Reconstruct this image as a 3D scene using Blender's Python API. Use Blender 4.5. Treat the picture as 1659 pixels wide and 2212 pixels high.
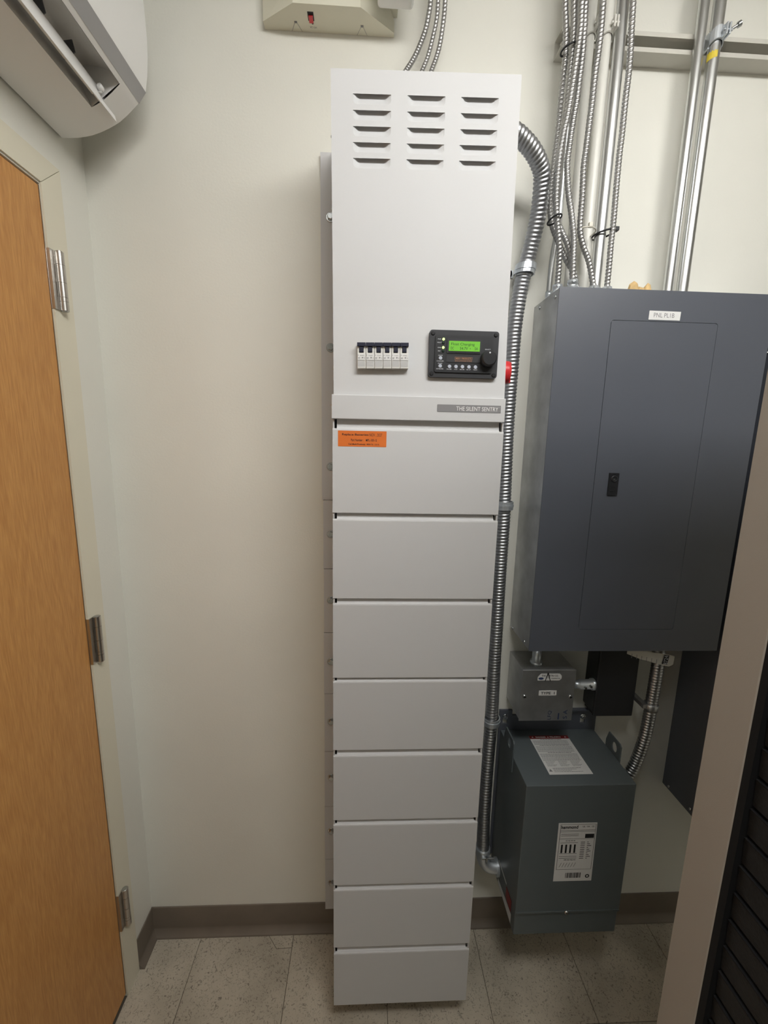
import bpy, bmesh, math, random
from mathutils import Vector, Matrix
PI = math.pi
random.seed(7)
for o in list(bpy.data.objects):
    bpy.data.objects.remove(o, do_unlink=True)
scene = bpy.context.scene
C = scene.collection

# ------------------------------------------------------------------ camera
cd = bpy.data.cameras.new('camera')
cd.sensor_fit = 'HORIZONTAL'; cd.sensor_width = 36.0
cd.lens = 897.7 / 1659.0 * 36.0
cd.clip_start = 0.02; cd.clip_end = 50
cam = bpy.data.objects.new('camera', cd); C.objects.link(cam)
p, yw, ro = 0.1710359, 0.0454205, -0.0205154          # pitch down, yaw right, roll
fw = Vector((math.sin(yw)*math.cos(p), math.cos(yw)*math.cos(p), -math.sin(p)))
rt = Vector((math.cos(yw), -math.sin(yw), 0)); dn = fw.cross(rt)
r2 = math.cos(ro)*rt + math.sin(ro)*dn; d2 = -math.sin(ro)*rt + math.cos(ro)*dn
up = -d2
cam.matrix_world = Matrix(((r2.x, up.x, -fw.x, 0.0), (r2.y, up.y, -fw.y, -1.163), (r2.z, up.z, -fw.z, 1.6433), (0, 0, 0, 1)))
scene.camera = cam

# ------------------------------------------------------------------ world, lamp, exposure
w = bpy.data.worlds.new('world'); scene.world = w; w.use_nodes = True
w.node_tree.nodes['Background'].inputs[0].default_value = (0, 0, 0, 1)
w.node_tree.nodes['Background'].inputs[1].default_value = 0.0
CEIL = 2.84
LX, LY = 0.57, -1.30
LAMP_STRENGTH = 16.5                                     # wraparound tube fixture, built with the ceiling below
scene.view_settings.view_transform = 'Standard'; scene.view_settings.look = 'None'
scene.view_settings.gamma = 1.0; scene.view_settings.use_curve_mapping = False
scene.view_settings.exposure = 0.58

# ------------------------------------------------------------------ materials
MATS = {}
def _nt(name):
    m = bpy.data.materials.new(name); m.use_nodes = True
    nt = m.node_tree; b = nt.nodes['Principled BSDF']
    return m, nt, b
def N(nt, t, **kw):
    n = nt.nodes.new(t)
    for k, v in kw.items():
        if hasattr(n, k): setattr(n, k, v)
        else: n.inputs[k].default_value = v
    return n
def mat(name, col, rough=0.5, metal=0.0, var=0.0, vscale=20.0, bump=0.0, bscale=300.0, emit=None, estr=1.0, stretch=None, spec=0.5, coat=0.0):
    m, nt, b = _nt(name); L = nt.links.new
    b.inputs['Base Color'].default_value = (*col, 1); b.inputs['Roughness'].default_value = rough
    b.inputs['Metallic'].default_value = metal; b.inputs['Specular IOR Level'].default_value = spec
    b.inputs['Coat Weight'].default_value = coat
    tc = None
    if var or bump:
        tc = N(nt, 'ShaderNodeTexCoord'); mp = N(nt, 'ShaderNodeMapping'); L(tc.outputs['Object'], mp.inputs[0])
        if stretch: mp.inputs['Scale'].default_value = stretch
    if var:
        n = N(nt, 'ShaderNodeTexNoise'); n.inputs['Scale'].default_value = vscale; n.inputs['Detail'].default_value = 4
        L(mp.outputs[0], n.inputs['Vector'])
        r = N(nt, 'ShaderNodeValToRGB'); r.color_ramp.elements[0].position = 0.3; r.color_ramp.elements[1].position = 0.7
        r.color_ramp.elements[0].color = (*[max(0, c*(1-var)) for c in col], 1)
        r.color_ramp.elements[1].color = (*[min(1, c*(1+var)) for c in col], 1)
        L(n.outputs[0], r.inputs[0]); L(r.outputs[0], b.inputs['Base Color'])
    if bump:
        n2 = N(nt, 'ShaderNodeTexNoise'); n2.inputs['Scale'].default_value = bscale; n2.inputs['Detail'].default_value = 2
        L(mp.outputs[0], n2.inputs['Vector'])
        bp = N(nt, 'ShaderNodeBump'); bp.inputs['Strength'].default_value = bump; bp.inputs['Distance'].default_value = 0.002
        L(n2.outputs[0], bp.inputs['Height']); L(bp.outputs[0], b.inputs['Normal'])
    if emit:
        b.inputs['Emission Color'].default_value = (*emit, 1); b.inputs['Emission Strength'].default_value = estr
    MATS[name] = m
    return m
mat('wall', (0.765, 0.757, 0.692), 0.55, var=0.025, vscale=3, bump=0.12, bscale=180)
mat('ceiling', (0.62, 0.61, 0.58), 0.8, bump=0.3, bscale=120)
mat('frame_paint', (0.74, 0.71, 0.61), 0.4, var=0.02, vscale=5)
mat('jamb_paint', (0.74, 0.70, 0.57), 0.4, var=0.02, vscale=5)
mat('base_vinyl', (0.165, 0.135, 0.105), 0.5, var=0.08, vscale=12)
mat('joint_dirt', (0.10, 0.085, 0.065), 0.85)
mat('cabinet', (0.60, 0.603, 0.612), 0.55, spec=0.25, bump=0.05, bscale=900)
mat('cabinet_in', (0.55, 0.55, 0.55), 0.5)
mat('panel_grey', (0.090, 0.099, 0.121), 0.42, spec=0.8, var=0.02, vscale=8, bump=0.06, bscale=700)
mat('trafo_grey', (0.110, 0.130, 0.137), 0.45, var=0.03, vscale=8, bump=0.06, bscale=600)
mat('galv', (0.50, 0.51, 0.52), 0.38, metal=0.85, var=0.16, vscale=18, bump=0.03, bscale=60)
mat('flex_metal', (0.50, 0.51, 0.53), 0.36, metal=1.0, var=0.05, vscale=30)
mat('mc_metal', (0.46, 0.455, 0.45), 0.42, metal=1.0, var=0.05, vscale=40)
mat('emt', (0.66, 0.67, 0.67), 0.30, metal=1.0, var=0.10, vscale=14, stretch=(1, 1, 0.15))
mat('zinc', (0.66, 0.70, 0.74), 0.34, metal=0.75)
mat('zinc_dull', (0.62, 0.66, 0.70), 0.45, metal=0.25)
mat('steel', (0.55, 0.53, 0.50), 0.30, metal=1.0, var=0.06, vscale=30, stretch=(1, 1, 0.1))
mat('bolt', (0.52, 0.54, 0.55), 0.25, metal=1.0)
mat('white_pipe', (0.72, 0.71, 0.66), 0.35)
mat('strut_paint', (0.60, 0.585, 0.53), 0.45, var=0.03, vscale=20)
mat('strut_slot', (0.18, 0.17, 0.17), 0.7)
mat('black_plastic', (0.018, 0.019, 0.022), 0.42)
mat('black_rubber', (0.012, 0.012, 0.014), 0.5)
mat('display_black', (0.022, 0.023, 0.027), 0.5, bump=0.05, bscale=900)
mat('knob_black', (0.02, 0.021, 0.024), 0.35)
mat('lcd', (0.10, 0.30, 0.03), 0.3, emit=(0.14, 0.40, 0.035), estr=0.45)
mat('lcd_ink', (0.01, 0.04, 0.01), 0.5)
mat('led_on', (0.6, 0.9, 0.2), 0.3, emit=(0.62, 1.0, 0.22), estr=1.6)
mat('led_off', (0.01, 0.03, 0.02), 0.3)
mat('button', (0.46, 0.50, 0.58), 0.4)
mat('print_white', (0.62, 0.64, 0.68), 0.5)
mat('print_copper', (0.42, 0.20, 0.10), 0.5)
mat('print_black', (0.015, 0.015, 0.017), 0.6)
mat('print_grey', (0.22, 0.22, 0.23), 0.6)
mat('print_blue', (0.03, 0.05, 0.13), 0.6)
mat('paper', (0.72, 0.72, 0.71), 0.5)
mat('paper_old', (0.62, 0.60, 0.54), 0.6)
mat('tape', (0.80, 0.80, 0.79), 0.4)
mat('orange', (0.72, 0.17, 0.025), 0.5)
mat('danger_red', (0.22, 0.02, 0.02), 0.45)
mat('name_grey', (0.24, 0.235, 0.245), 0.45)
mat('name_white', (0.85, 0.85, 0.85), 0.45)
mat('breaker_white', (0.66, 0.655, 0.63), 0.45)
mat('breaker_grey', (0.50, 0.50, 0.50), 0.4)
mat('breaker_navy', (0.012, 0.014, 0.035), 0.4)
mat('red_plastic', (0.62, 0.035, 0.04), 0.32)
mat('red_lamp', (0.60, 0.05, 0.06), 0.3)
mat('cream_plastic', (0.70, 0.68, 0.56), 0.4)
mat('lens', (0.80, 0.80, 0.78), 0.15)
mat('ac_white', (0.82, 0.815, 0.80), 0.35)
mat('ac_grey', (0.40, 0.40, 0.405), 0.4)
mat('ac_dark', (0.10, 0.105, 0.12), 0.5)
mat('rack_tan', (0.36, 0.325, 0.285), 0.5, bump=0.15, bscale=1200)
mat('rack_black', (0.010, 0.010, 0.011), 0.65, spec=0.2)
mat('slat_black', (0.010, 0.010, 0.011), 0.5, spec=0.4, var=0.3, vscale=60, bump=0.4, bscale=160)
mat('foam', (0.60, 0.42, 0.20), 0.9, var=0.2, vscale=60, bump=0.6, bscale=150)
mat('tie_white', (0.70, 0.67, 0.58), 0.4)
mat('yellow_tag', (0.70, 0.55, 0.05), 0.5)
mat('lamp_face', (0.9, 0.9, 0.9), 0.5, emit=(1, 0.992, 0.965), estr=LAMP_STRENGTH)
mat('lamp_body', (0.8, 0.8, 0.8), 0.5)

def wood():
    m, nt, b = _nt('door_wood'); L = nt.links.new
    tc = N(nt, 'ShaderNodeTexCoord'); mp = N(nt, 'ShaderNodeMapping'); mp.inputs['Scale'].default_value = (1, 5.0, 0.55)
    L(tc.outputs['Object'], mp.inputs[0])
    n1 = N(nt, 'ShaderNodeTexNoise'); n1.inputs['Scale'].default_value = 2.2; n1.inputs['Detail'].default_value = 3; n1.inputs['Distortion'].default_value = 0.6
    L(mp.outputs[0], n1.inputs['Vector'])
    mul = N(nt, 'ShaderNodeMath', operation='MULTIPLY'); mul.inputs[1].default_value = 70.0; L(n1.outputs[0], mul.inputs[0])
    sn = N(nt, 'ShaderNodeMath', operation='SINE'); L(mul.outputs[0], sn.inputs[0])
    mp2 = N(nt, 'ShaderNodeMapping'); mp2.inputs['Scale'].default_value = (1, 60, 4); L(tc.outputs['Object'], mp2.inputs[0])
    n2 = N(nt, 'ShaderNodeTexNoise'); n2.inputs['Scale'].default_value = 6; n2.inputs['Detail'].default_value = 5; L(mp2.outputs[0], n2.inputs['Vector'])
    add = N(nt, 'ShaderNodeMath', operation='MULTIPLY_ADD'); add.inputs[1].default_value = 0.075; L(sn.outputs[0], add.inputs[0]); L(n2.outputs[0], add.inputs[2])
    r = N(nt, 'ShaderNodeValToRGB'); e = r.color_ramp.elements
    e[0].position = 0.28; e[0].color = (0.49, 0.22, 0.06, 1); e[1].position = 0.75; e[1].color = (0.64, 0.325, 0.10, 1)
    L(add.outputs[0], r.inputs[0]); L(r.outputs[0], b.inputs['Base Color'])
    b.inputs['Roughness'].default_value = 0.42
    bp = N(nt, 'ShaderNodeBump'); bp.inputs['Strength'].default_value = 0.05; L(n2.outputs[0], bp.inputs['Height']); L(bp.outputs[0], b.inputs['Normal'])
    MATS['door_wood'] = m
wood()
def tilemat():
    m, nt, b = _nt('floor_tile'); L = nt.links.new
    geo = N(nt, 'ShaderNodeNewGeometry'); oi = N(nt, 'ShaderNodeObjectInfo')
    mp = N(nt, 'ShaderNodeMapping'); L(geo.outputs['Position'], mp.inputs[0])
    ang = N(nt, 'ShaderNodeMath', operation='MULTIPLY'); ang.inputs[1].default_value = 0.5; L(oi.outputs['Random'], ang.inputs[0])
    mp.inputs['Scale'].default_value = (1, 1, 1)
    nz = N(nt, 'ShaderNodeTexNoise'); nz.inputs['Scale'].default_value = 95; nz.inputs['Detail'].default_value = 5; nz.inputs['Distortion'].default_value = 2.2; L(mp.outputs[0], nz.inputs['Vector'])
    r = N(nt, 'ShaderNodeValToRGB'); e = r.color_ramp.elements
    e[0].position = 0.28; e[0].color = (0.17, 0.15, 0.125, 1); e[1].position = 0.46; e[1].color = (0.52, 0.475, 0.40, 1)
    L(nz.outputs[0], r.inputs[0])
    n2 = N(nt, 'ShaderNodeTexNoise'); n2.inputs['Scale'].default_value = 5; n2.inputs['Detail'].default_value = 6; L(mp.outputs[0], n2.inputs['Vector'])
    r2_ = N(nt, 'ShaderNodeValToRGB'); e = r2_.color_ramp.elements
    e[0].position = 0.32; e[0].color = (0.70, 0.68, 0.64, 1); e[1].position = 0.62; e[1].color = (1.06, 1.04, 1.0, 1)
    L(n2.outputs[0], r2_.inputs[0])
    mx = N(nt, 'ShaderNodeMix', data_type='RGBA', blend_type='MULTIPLY'); mx.inputs[0].default_value = 1.0
    L(r.outputs[0], mx.inputs[6]); L(r2_.outputs[0], mx.inputs[7])
    hv = N(nt, 'ShaderNodeHueSaturation'); mr = N(nt, 'ShaderNodeMapRange'); mr.inputs[3].default_value = 0.93; mr.inputs[4].default_value = 1.06
    L(oi.outputs['Random'], mr.inputs[0]); L(mr.outputs[0], hv.inputs['Value']); L(mx.outputs[2], hv.inputs['Color'])
    L(hv.outputs[0], b.inputs['Base Color']); b.inputs['Roughness'].default_value = 0.45
    MATS['floor_tile'] = m
tilemat()
M = MATS

# ------------------------------------------------------------------ mesh helpers
class MB:
    def __init__(self): self.v = []; self.f = []; self.s = []
    def add(self, vs, fs, smooth=False):
        o = len(self.v); self.v += [tuple(x) for x in vs]
        self.f += [tuple(i+o for i in f) for f in fs]; self.s += [smooth]*len(fs)
        return self
    def box(self, x0, x1, y0, y1, z0, z1):
        x0, x1 = sorted((x0, x1)); y0, y1 = sorted((y0, y1)); z0, z1 = sorted((z0, z1))
        vs = [(x, y, z) for z in (z0, z1) for y in (y0, y1) for x in (x0, x1)]
        return self.add(vs, [(0, 2, 3, 1), (4, 5, 7, 6), (0, 1, 5, 4), (2, 6, 7, 3), (0, 4, 6, 2), (1, 3, 7, 5)])
    def rbox(self, x0, x1, y0, y1, z0, z1, b=0.002, seg=2):
        bm = bmesh.new(); bmesh.ops.create_cube(bm, size=1)
        for v in bm.verts:
            v.co = Vector(((x0+x1)/2+v.co.x*abs(x1-x0), (y0+y1)/2+v.co.y*abs(y1-y0), (z0+z1)/2+v.co.z*abs(z1-z0)))
        b = min(b, .49*min(abs(x1-x0), abs(y1-y0), abs(z1-z0)))
        bmesh.ops.bevel(bm, geom=list(bm.edges), offset=b, segments=seg, profile=0.5, affect='EDGES')
        bm.verts.index_update()
        self.add([v.co[:] for v in bm.verts], [tuple(v.index for v in f.verts) for f in bm.faces]); bm.free()
        return self
    def prism(self, poly, axis, a, b, smooth=False):
        """poly of 2-D points in the plane normal to axis: x->(y,z) y->(x,z) z->(x,y); extruded a..b"""
        def P(q, t):
            return {'x': (t, q[0], q[1]), 'y': (q[0], t, q[1]), 'z': (q[0], q[1], t)}[axis]
        n = len(poly); vs = [P(q, a) for q in poly]+[P(q, b) for q in poly]
        self.add(vs, [tuple(range(n))[::-1], tuple(range(n, 2*n))])
        self.add(vs, [(i, (i+1) % n, n+(i+1) % n, n+i) for i in range(n)], smooth)
        return self
    def cyl(self, c, d, r, h, n=20, r2=None, caps=True, smooth=True):
        """from c along unit d for length h"""
        d = Vector(d).normalized(); c = Vector(c); r2 = r if r2 is None else r2
        u = d.orthogonal().normalized(); w_ = d.cross(u)
        A = [c+(u*math.cos(2*PI*i/n)+w_*math.sin(2*PI*i/n))*r for i in range(n)]
        B_ = [c+d*h+(u*math.cos(2*PI*i/n)+w_*math.sin(2*PI*i/n))*r2 for i in range(n)]
        self.add(A+B_, [(i, (i+1) % n, n+(i+1) % n, n+i) for i in range(n)], smooth)
        if caps: self.add(A+B_, [tuple(range(n))[::-1], tuple(range(n, 2*n))])
        return self
    def lathe(self, c, d, prof, n=24, smooth=True):
        """prof: list of (r, h) along d from c"""
        d = Vector(d).normalized(); c = Vector(c); u = d.orthogonal().normalized(); w_ = d.cross(u)
        vs = []
        for r, h in prof:
            vs += [c+d*h+(u*math.cos(2*PI*i/n)+w_*math.sin(2*PI*i/n))*max(r, 1e-5) for i in range(n)]
        fs = [(k*n+i, k*n+(i+1) % n, (k+1)*n+(i+1) % n, (k+1)*n+i) for k in range(len(prof)-1) for i in range(n)]
        self.add(vs, fs, smooth)
        m = len(prof)
        self.add([vs[i] for i in range(n)]+[vs[(m-1)*n+i] for i in range(n)], [tuple(range(n))[::-1], tuple(range(n, 2*n))])
        return self
    def tube(self, pts, r, n=14, step=0.01, pitch=0, amp=0, rings=6, flat=False):
        P = resample(pts, (pitch/rings) if pitch else step)
        T = [(P[min(i+1, len(P)-1)]-P[max(i-1, 0)]).normalized() for i in range(len(P))]
        u = T[0].orthogonal().normalized(); vs = []; s = 0
        for i, q in enumerate(P):
            if i: s += (P[i]-P[i-1]).length
            u = (u-T[i]*u.dot(T[i])).normalized(); w_ = T[i].cross(u)
            for k in range(n):
                th = 2*PI*k/n; rr = r
                if pitch:
                    fr = (s/pitch-th/(2*PI)) % 1.0
                    rr = r-amp+amp*max(0, math.sin(PI*fr))**0.42
                vs.append(q+(u*math.cos(th)+w_*math.sin(th))*rr)
        fs = [(i*n+k, i*n+(k+1) % n, (i+1)*n+(k+1) % n, (i+1)*n+k) for i in range(len(P)-1) for k in range(n)]
        self.add(vs, fs, True); m = len(P)-1
        self.add(vs[:n]+vs[m*n:m*n+n], [tuple(range(n))[::-1], tuple(range(n, 2*n))])
        return self
    def xf(self, fn): self.v = [tuple(fn(Vector(v))) for v in self.v]; return self
    def mesh(self, name):
        me = bpy.data.meshes.new(name); me.from_pydata(self.v, [], self.f); me.update()
        me.polygons.foreach_set('use_smooth', self.s)
        return me
def resample(pts, step):
    pts = [Vector(q) for q in pts]
    if len(pts) == 2: dense = [pts[0].lerp(pts[1], i/400) for i in range(401)]
    else:
        q = [pts[0]*2-pts[1]]+pts+[pts[-1]*2-pts[-2]]; dense = []
        for i in range(1, len(q)-2):
            for k in range(40):
                t = k/40; a, b, c, d = q[i-1], q[i], q[i+1], q[i+2]
                dense.append(.5*((2*b)+(c-a)*t+(2*a-5*b+4*c-d)*t*t+(3*b-a-3*c+d)*t**3))
        dense.append(pts[-1])
    out = [dense[0]]; acc = 0
    for a, b in zip(dense, dense[1:]):
        l = (b-a).length
        while acc+l >= step and l > 0:
            a = a.lerp(b, (step-acc)/l); out.append(a.copy()); l = (b-a).length; acc = 0
        acc += l
    if (out[-1]-dense[-1]).length > step*.3: out.append(dense[-1])
    return out

def wloc(o):
    v = Vector((0, 0, 0))
    while o is not None: v += o.location; o = o.parent
    return v
def obj(name, mb, m, parent=None, origin=None, label=None):
    """world-coordinate geometry -> one mesh object (origin = where its own origin sits)"""
    org = Vector(origin) if origin is not None else (wloc(parent) if parent else None)
    if org is None:
        xs = [v[0] for v in mb.v]; ys = [v[1] for v in mb.v]; zs = [v[2] for v in mb.v]
        org = Vector(((min(xs)+max(xs))/2, (min(ys)+max(ys))/2, min(zs)))
    mb.xf(lambda v: v-org)
    o = bpy.data.objects.new(name, mb.mesh(name)); C.objects.link(o)
    if isinstance(m, str): o.data.materials.append(M[m])
    o.parent = parent; o.location = org-(wloc(parent) if parent else Vector((0, 0, 0)))
    if label: o['label'] = label
    return o
def inst(name, me, loc, parent=None, rot=None, label=None):
    o = bpy.data.objects.new(name, me); C.objects.link(o); o.parent = parent
    o.location = Vector(loc)-(wloc(parent) if parent else Vector((0, 0, 0)))
    if rot: o.rotation_euler = rot
    if label: o['label'] = label
    return o
def thing(name, label, cat, loc=(0, 0, 0), group=None):
    o = bpy.data.objects.new(name, None); C.objects.link(o); o.location = loc; o.empty_display_size = 0.05
    o['label'] = label; o['category'] = cat
    if group: o['group'] = group
    return o
def tag(o, label, cat, group=None):
    o['label'] = label; o['category'] = cat
    if group: o['group'] = group
    return o
def struct(o): o['kind'] = 'structure'; return o
def me_of(mb, name, m): 
    me = mb.mesh(name); me.materials.append(M[m]); return me
def copy_tree(o, loc, label=None):
    c = o.copy(); C.objects.link(c); c.location = loc
    if label: c['label'] = label
    for ch in list(o.children):
        d = ch.copy(); C.objects.link(d); d.parent = c
        for g in list(ch.children):
            e = g.copy(); C.objects.link(e); e.parent = d
    return c

def text_mb(s, width=None, height=None, bold=0.0, spacing=1.0):
    """flat lettering in the XY plane, centred; fitted to width and/or cap height"""
    cu = bpy.data.curves.new('t', 'FONT'); cu.body = s; cu.size = 1.0; cu.offset = bold; cu.space_character = spacing
    cu.resolution_u = 3
    t = bpy.data.objects.new('t', cu); C.objects.link(t)
    dg = bpy.context.evaluated_depsgraph_get(); me = bpy.data.meshes.new_from_object(t.evaluated_get(dg))
    mb = MB(); mb.add([v.co[:] for v in me.vertices], [tuple(q.vertices) for q in me.polygons])
    bpy.data.objects.remove(t); bpy.data.curves.remove(cu); bpy.data.meshes.remove(me)
    xs = [v[0] for v in mb.v]; ys = [v[1] for v in mb.v]
    cx, cy = (min(xs)+max(xs))/2, (min(ys)+max(ys))/2; W, H = max(xs)-min(xs), max(ys)-min(ys)
    sx = sy = 1.0
    if width: sx = width/W; sy = sx
    if height:
        sy = height/H
        if not width: sx = sy
    mb.v = [((v[0]-cx)*sx, (v[1]-cy)*sy, 0) for v in mb.v]
    return mb
def front(mb, x, y, z, rot=0.0):
    """XY lettering -> facing -Y at (x,y,z)"""
    c, s = math.cos(rot), math.sin(rot)
    mb.v = [(x+a*c-b*s, y, z+a*s+b*c) for a, b, _ in mb.v]; return mb
def rrect(x0, x1, z0, z1, r, n=5):
    out = []
    for cx, cz, a0 in ((x1-r, z1-r, 0), (x0+r, z1-r, PI/2), (x0+r, z0+r, PI), (x1-r, z0+r, 1.5*PI)):
        out += [(cx+r*math.cos(a0+PI/2*i/n), cz+r*math.sin(a0+PI/2*i/n)) for i in range(n+1)]
    return out
def lines_mb(rows):
    """rows of print: (x0, x1, z, h) broken into word-like dashes in the XY plane"""
    mb = MB(); rnd = random.Random(3)
    for x0, x1, z, h in rows:
        x = x0
        while x < x1-h*.6:
            wd = min(x1-x, h*rnd.uniform(1.6, 5.0))
            mb.add([(x, z-h/2, 0), (x+wd, z-h/2, 0), (x+wd, z+h/2, 0), (x, z+h/2, 0)], [(0, 1, 2, 3)]); x += wd+h*.55
    return mb

# ================================================================== THE SETTING
XL, XR, YF = -0.690, 3.00, -4.80
DY0, DY1, DZ = -0.158, -1.075, 2.158                     # door opening
floor = struct(obj('floor', MB().box(XL-.1, XR+.1, YF-.1, 0.1, -0.06, -0.003), 'joint_dirt'))
T = 0.3048; gx0 = -0.527; seam = 0.0007
tile_cache = {}
xs = [XL]+[gx0+i*T for i in range(0, 14) if gx0+i*T < XR-.02]+[XR]
ys = [0.0]+[-0.262-i*T for i in range(0, 16) if -0.262-i*T > YF+.02]+[YF]
for i in range(len(xs)-1):
    for j in range(len(ys)-1):
        w_, d_ = round(xs[i+1]-xs[i], 4), round(ys[j]-ys[j+1], 4)
        if (w_, d_) not in tile_cache:
            tile_cache[(w_, d_)] = me_of(MB().rbox(-w_/2+seam, w_/2-seam, -d_/2+seam, d_/2-seam, -0.0029, 0, 0.0006, 1), 'tile', 'floor_tile')
        inst('tile', tile_cache[(w_, d_)], ((xs[i]+xs[i+1])/2, (ys[j]+ys[j+1])/2, 0), floor)
obj('tile', MB().prism([(-.315, -.006), (-.271, -.056), (-.2235, -.054), (-.2235, -.006)], 'z', 0.0, 0.0005), 'floor_tile', floor)
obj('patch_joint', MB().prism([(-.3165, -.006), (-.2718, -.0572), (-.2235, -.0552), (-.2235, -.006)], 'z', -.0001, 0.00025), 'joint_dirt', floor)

struct(obj('wall_back', MB().box(XL-.1, XR+.1, 0, 0.1, 0, CEIL), 'wall'))
wl = MB().box(XL-.1, XL, DY0, 0, 0, CEIL).box(XL-.1, XL, DY1, DY0, DZ, CEIL).box(XL-.1, XL, YF, DY1, 0, CEIL)
struct(obj('wall_left', wl, 'wall'))
struct(obj('wall_right', MB().box(XR, XR+.1, YF, 0, 0, CEIL), 'wall'))
struct(obj('wall_front', MB().box(XL-.1, XR+.1, YF-.1, YF, 0, CEIL), 'wall'))
struct(obj('ceiling', MB().box(XL-.1, XR+.1, YF-.1, 0.1, CEIL, CEIL+.1), 'ceiling'))

# door frame: jamb (cream strip) and a flush face running to the corner
g_ = .0007; hz0, hz1 = DZ+.003, DZ+.058; ya, yb, yc, yd = -.098, DY0-.002, DY1+.002, DY1-.06
trm = MB().prism([(ya, 0), (yb, 0), (yb, hz0-g_), (ya, hz1-g_)], 'x', XL-.02, XL+.004)
trm.prism([(yc, 0), (yd, 0), (yd, hz1-g_), (yc, hz0-g_)], 'x', XL-.02, XL+.004)
trm.prism([(yb, hz0+g_), (yc, hz0+g_), (yd, hz1+g_), (ya, hz1+g_)], 'x', XL-.02, XL+.004)
struct(obj('trim_1', trm, 'jamb_paint'))
door = struct(obj('door_1', MB().rbox(XL-.045, XL-.001, DY1+.004, DY0-.004, 0.012, DZ-.003, 0.0015, 1), 'door_wood', origin=(XL, DY0, 0)))
obj('edge_band', MB().box(XL-.044, XL-.0005, DY0-.0038, DY0-.0022, 0.012, DZ-.003), 'steel', door)
# hinges: three, each leaf + five knuckles + pins
def hinge(z, nm):
    h = 0.122
    b = obj('hinge', MB().box(XL-.003, XL+.0068, DY0-.003, -.1503, z-h/2, z+h/2).box(XL-.003, XL+.0068, -.1503, -.143, z-h/2, z-.27*h).box(XL-.003, XL+.0068, -.1503, -.143, z-.02*h, z+.03*h).box(XL-.003, XL+.0068, -.1503, -.143, z+.28*h, z+h/2).box(XL-.003, XL+.0068, -.1488, -.143, z-.27*h, z-.02*h).box(XL-.003, XL+.0068, -.1488, -.143, z+.03*h, z+.28*h), 'steel', door, origin=(XL, -.146, z))
    hx, hy, r = XL+.0125, -.1400, .0085
    cuts = [-.5, -.29, .0, .2, .36, .5] if nm else [-.5, -.29, .0, .2, .36, .5]
    cuts = [-.5, -.34, -.27, -.02, .28, .5]
    for a, c in zip(cuts, cuts[1:]):
        obj('knuckle', MB().cyl((hx, hy, z+a*h+.0004), (0, 0, 1), r, (c-a)*h-.0008, 28), 'steel', b)
    obj('pin', MB().cyl((hx, hy, z-h/2-.0012), (0, 0, 1), r-.002, h+.0024, 14), 'bolt', b)
for i, z in enumerate((1.974, 1.128, 0.296)): hinge(z, i)

# vinyl cove base with a toe
def cove(d0):
    return [(0, 0), (-.020, 0), (-.0205, .0018), (-.017, .0045), (-.0095, .0105), (-.0060, .0165), (-.0034, .021), (-.003, .025), (-.003, .1035), (-.002, .106), (0, .106)]
bb = MB().prism([(y, z) for y, z in cove(0)], 'x', XL, XR, True)
struct(obj('baseboard_back', bb, 'base_vinyl'))
bl = MB().prism([(XL-y, z) for y, z in cove(0)], 'y', -.098, -.0005, True)
struct(obj('baseboard_left', bl, 'base_vinyl'))

# ceiling fixture over the aisle (out of frame, lights the room)
cl = thing('ceiling_light_offscreen', 'white wraparound lamp on the ceiling above the aisle', 'ceiling light', (LX, LY, CEIL-.12))
obj('housing', MB().box(LX-.62, LX+.62, LY-.155, LY+.155, CEIL-.030, CEIL-.001), 'lamp_body', cl)
obj('diffuser_offscreen', MB().prism([(LY-.150, CEIL-.031), (LY-.150, CEIL-.085), (LY-.125, CEIL-.115), (LY+.125, CEIL-.115), (LY+.150, CEIL-.085), (LY+.150, CEIL-.031)], 'x', LX-.60, LX+.60), 'lamp_face', cl)

# ================================================================== BACKUP POWER CABINET
cab = thing('backup_power_cabinet', 'tall narrow white wall-mounted backup power cabinet with stacked battery drawers', 'power cabinet', (0.115, -0.12, 0.084))
RO = 0.022; RC = (0.112, 1.737)
def U(v):                                               # the head unit sits a touch crooked on the stack
    dx, dz = v.x-RC[0], v.z-RC[1]
    return Vector((RC[0]+dx-dz*.010, v.y, RC[1]+dz+dx*RO))
def Upt(x, y, z): return tuple(U(Vector((x, y, z))))
UX0, UX1, UZ0, UZF, UZ1, UY = -0.0705, 0.2970, 1.733, 1.918, 2.340, -0.240
YB = -0.2475                                             # control face bottom (tilted slightly up)
# head body: sides, top, bottom
hb = MB()
hb.add([(UX0, UY, UZ1), (UX1, UY, UZ1), (UX1, 0, UZ1), (UX0, 0, UZ1)], [(0, 1, 2, 3)])
for x in (UX0, UX1):
    hb.add([(x, UY, UZ1), (x, 0, UZ1), (x, 0, UZ0), (x, YB, UZ0), (x, UY, UZF)], [(0, 1, 2, 3, 4)])
hb.add([(UX0, YB, UZ0), (UX1, YB, UZ0), (UX1, 0, UZ0), (UX0, 0, UZ0)], [(0, 1, 2, 3)])
hb.add([(UX0, -.002, UZ0), (UX1, -.002, UZ0), (UX1, -.002, UZ1), (UX0, -.002, UZ1)], [(0, 1, 2, 3)])
obj('head_housing', hb.xf(U), 'cabinet', cab)
# front cover with pressed louvre openings
LC = [-0.0285, 0.0765, 0.1810]; LR = [2.2995-.0273*i for i in range(5)]; LW, LH, RR = 0.0735, 0.0175, 0.0085
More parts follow.
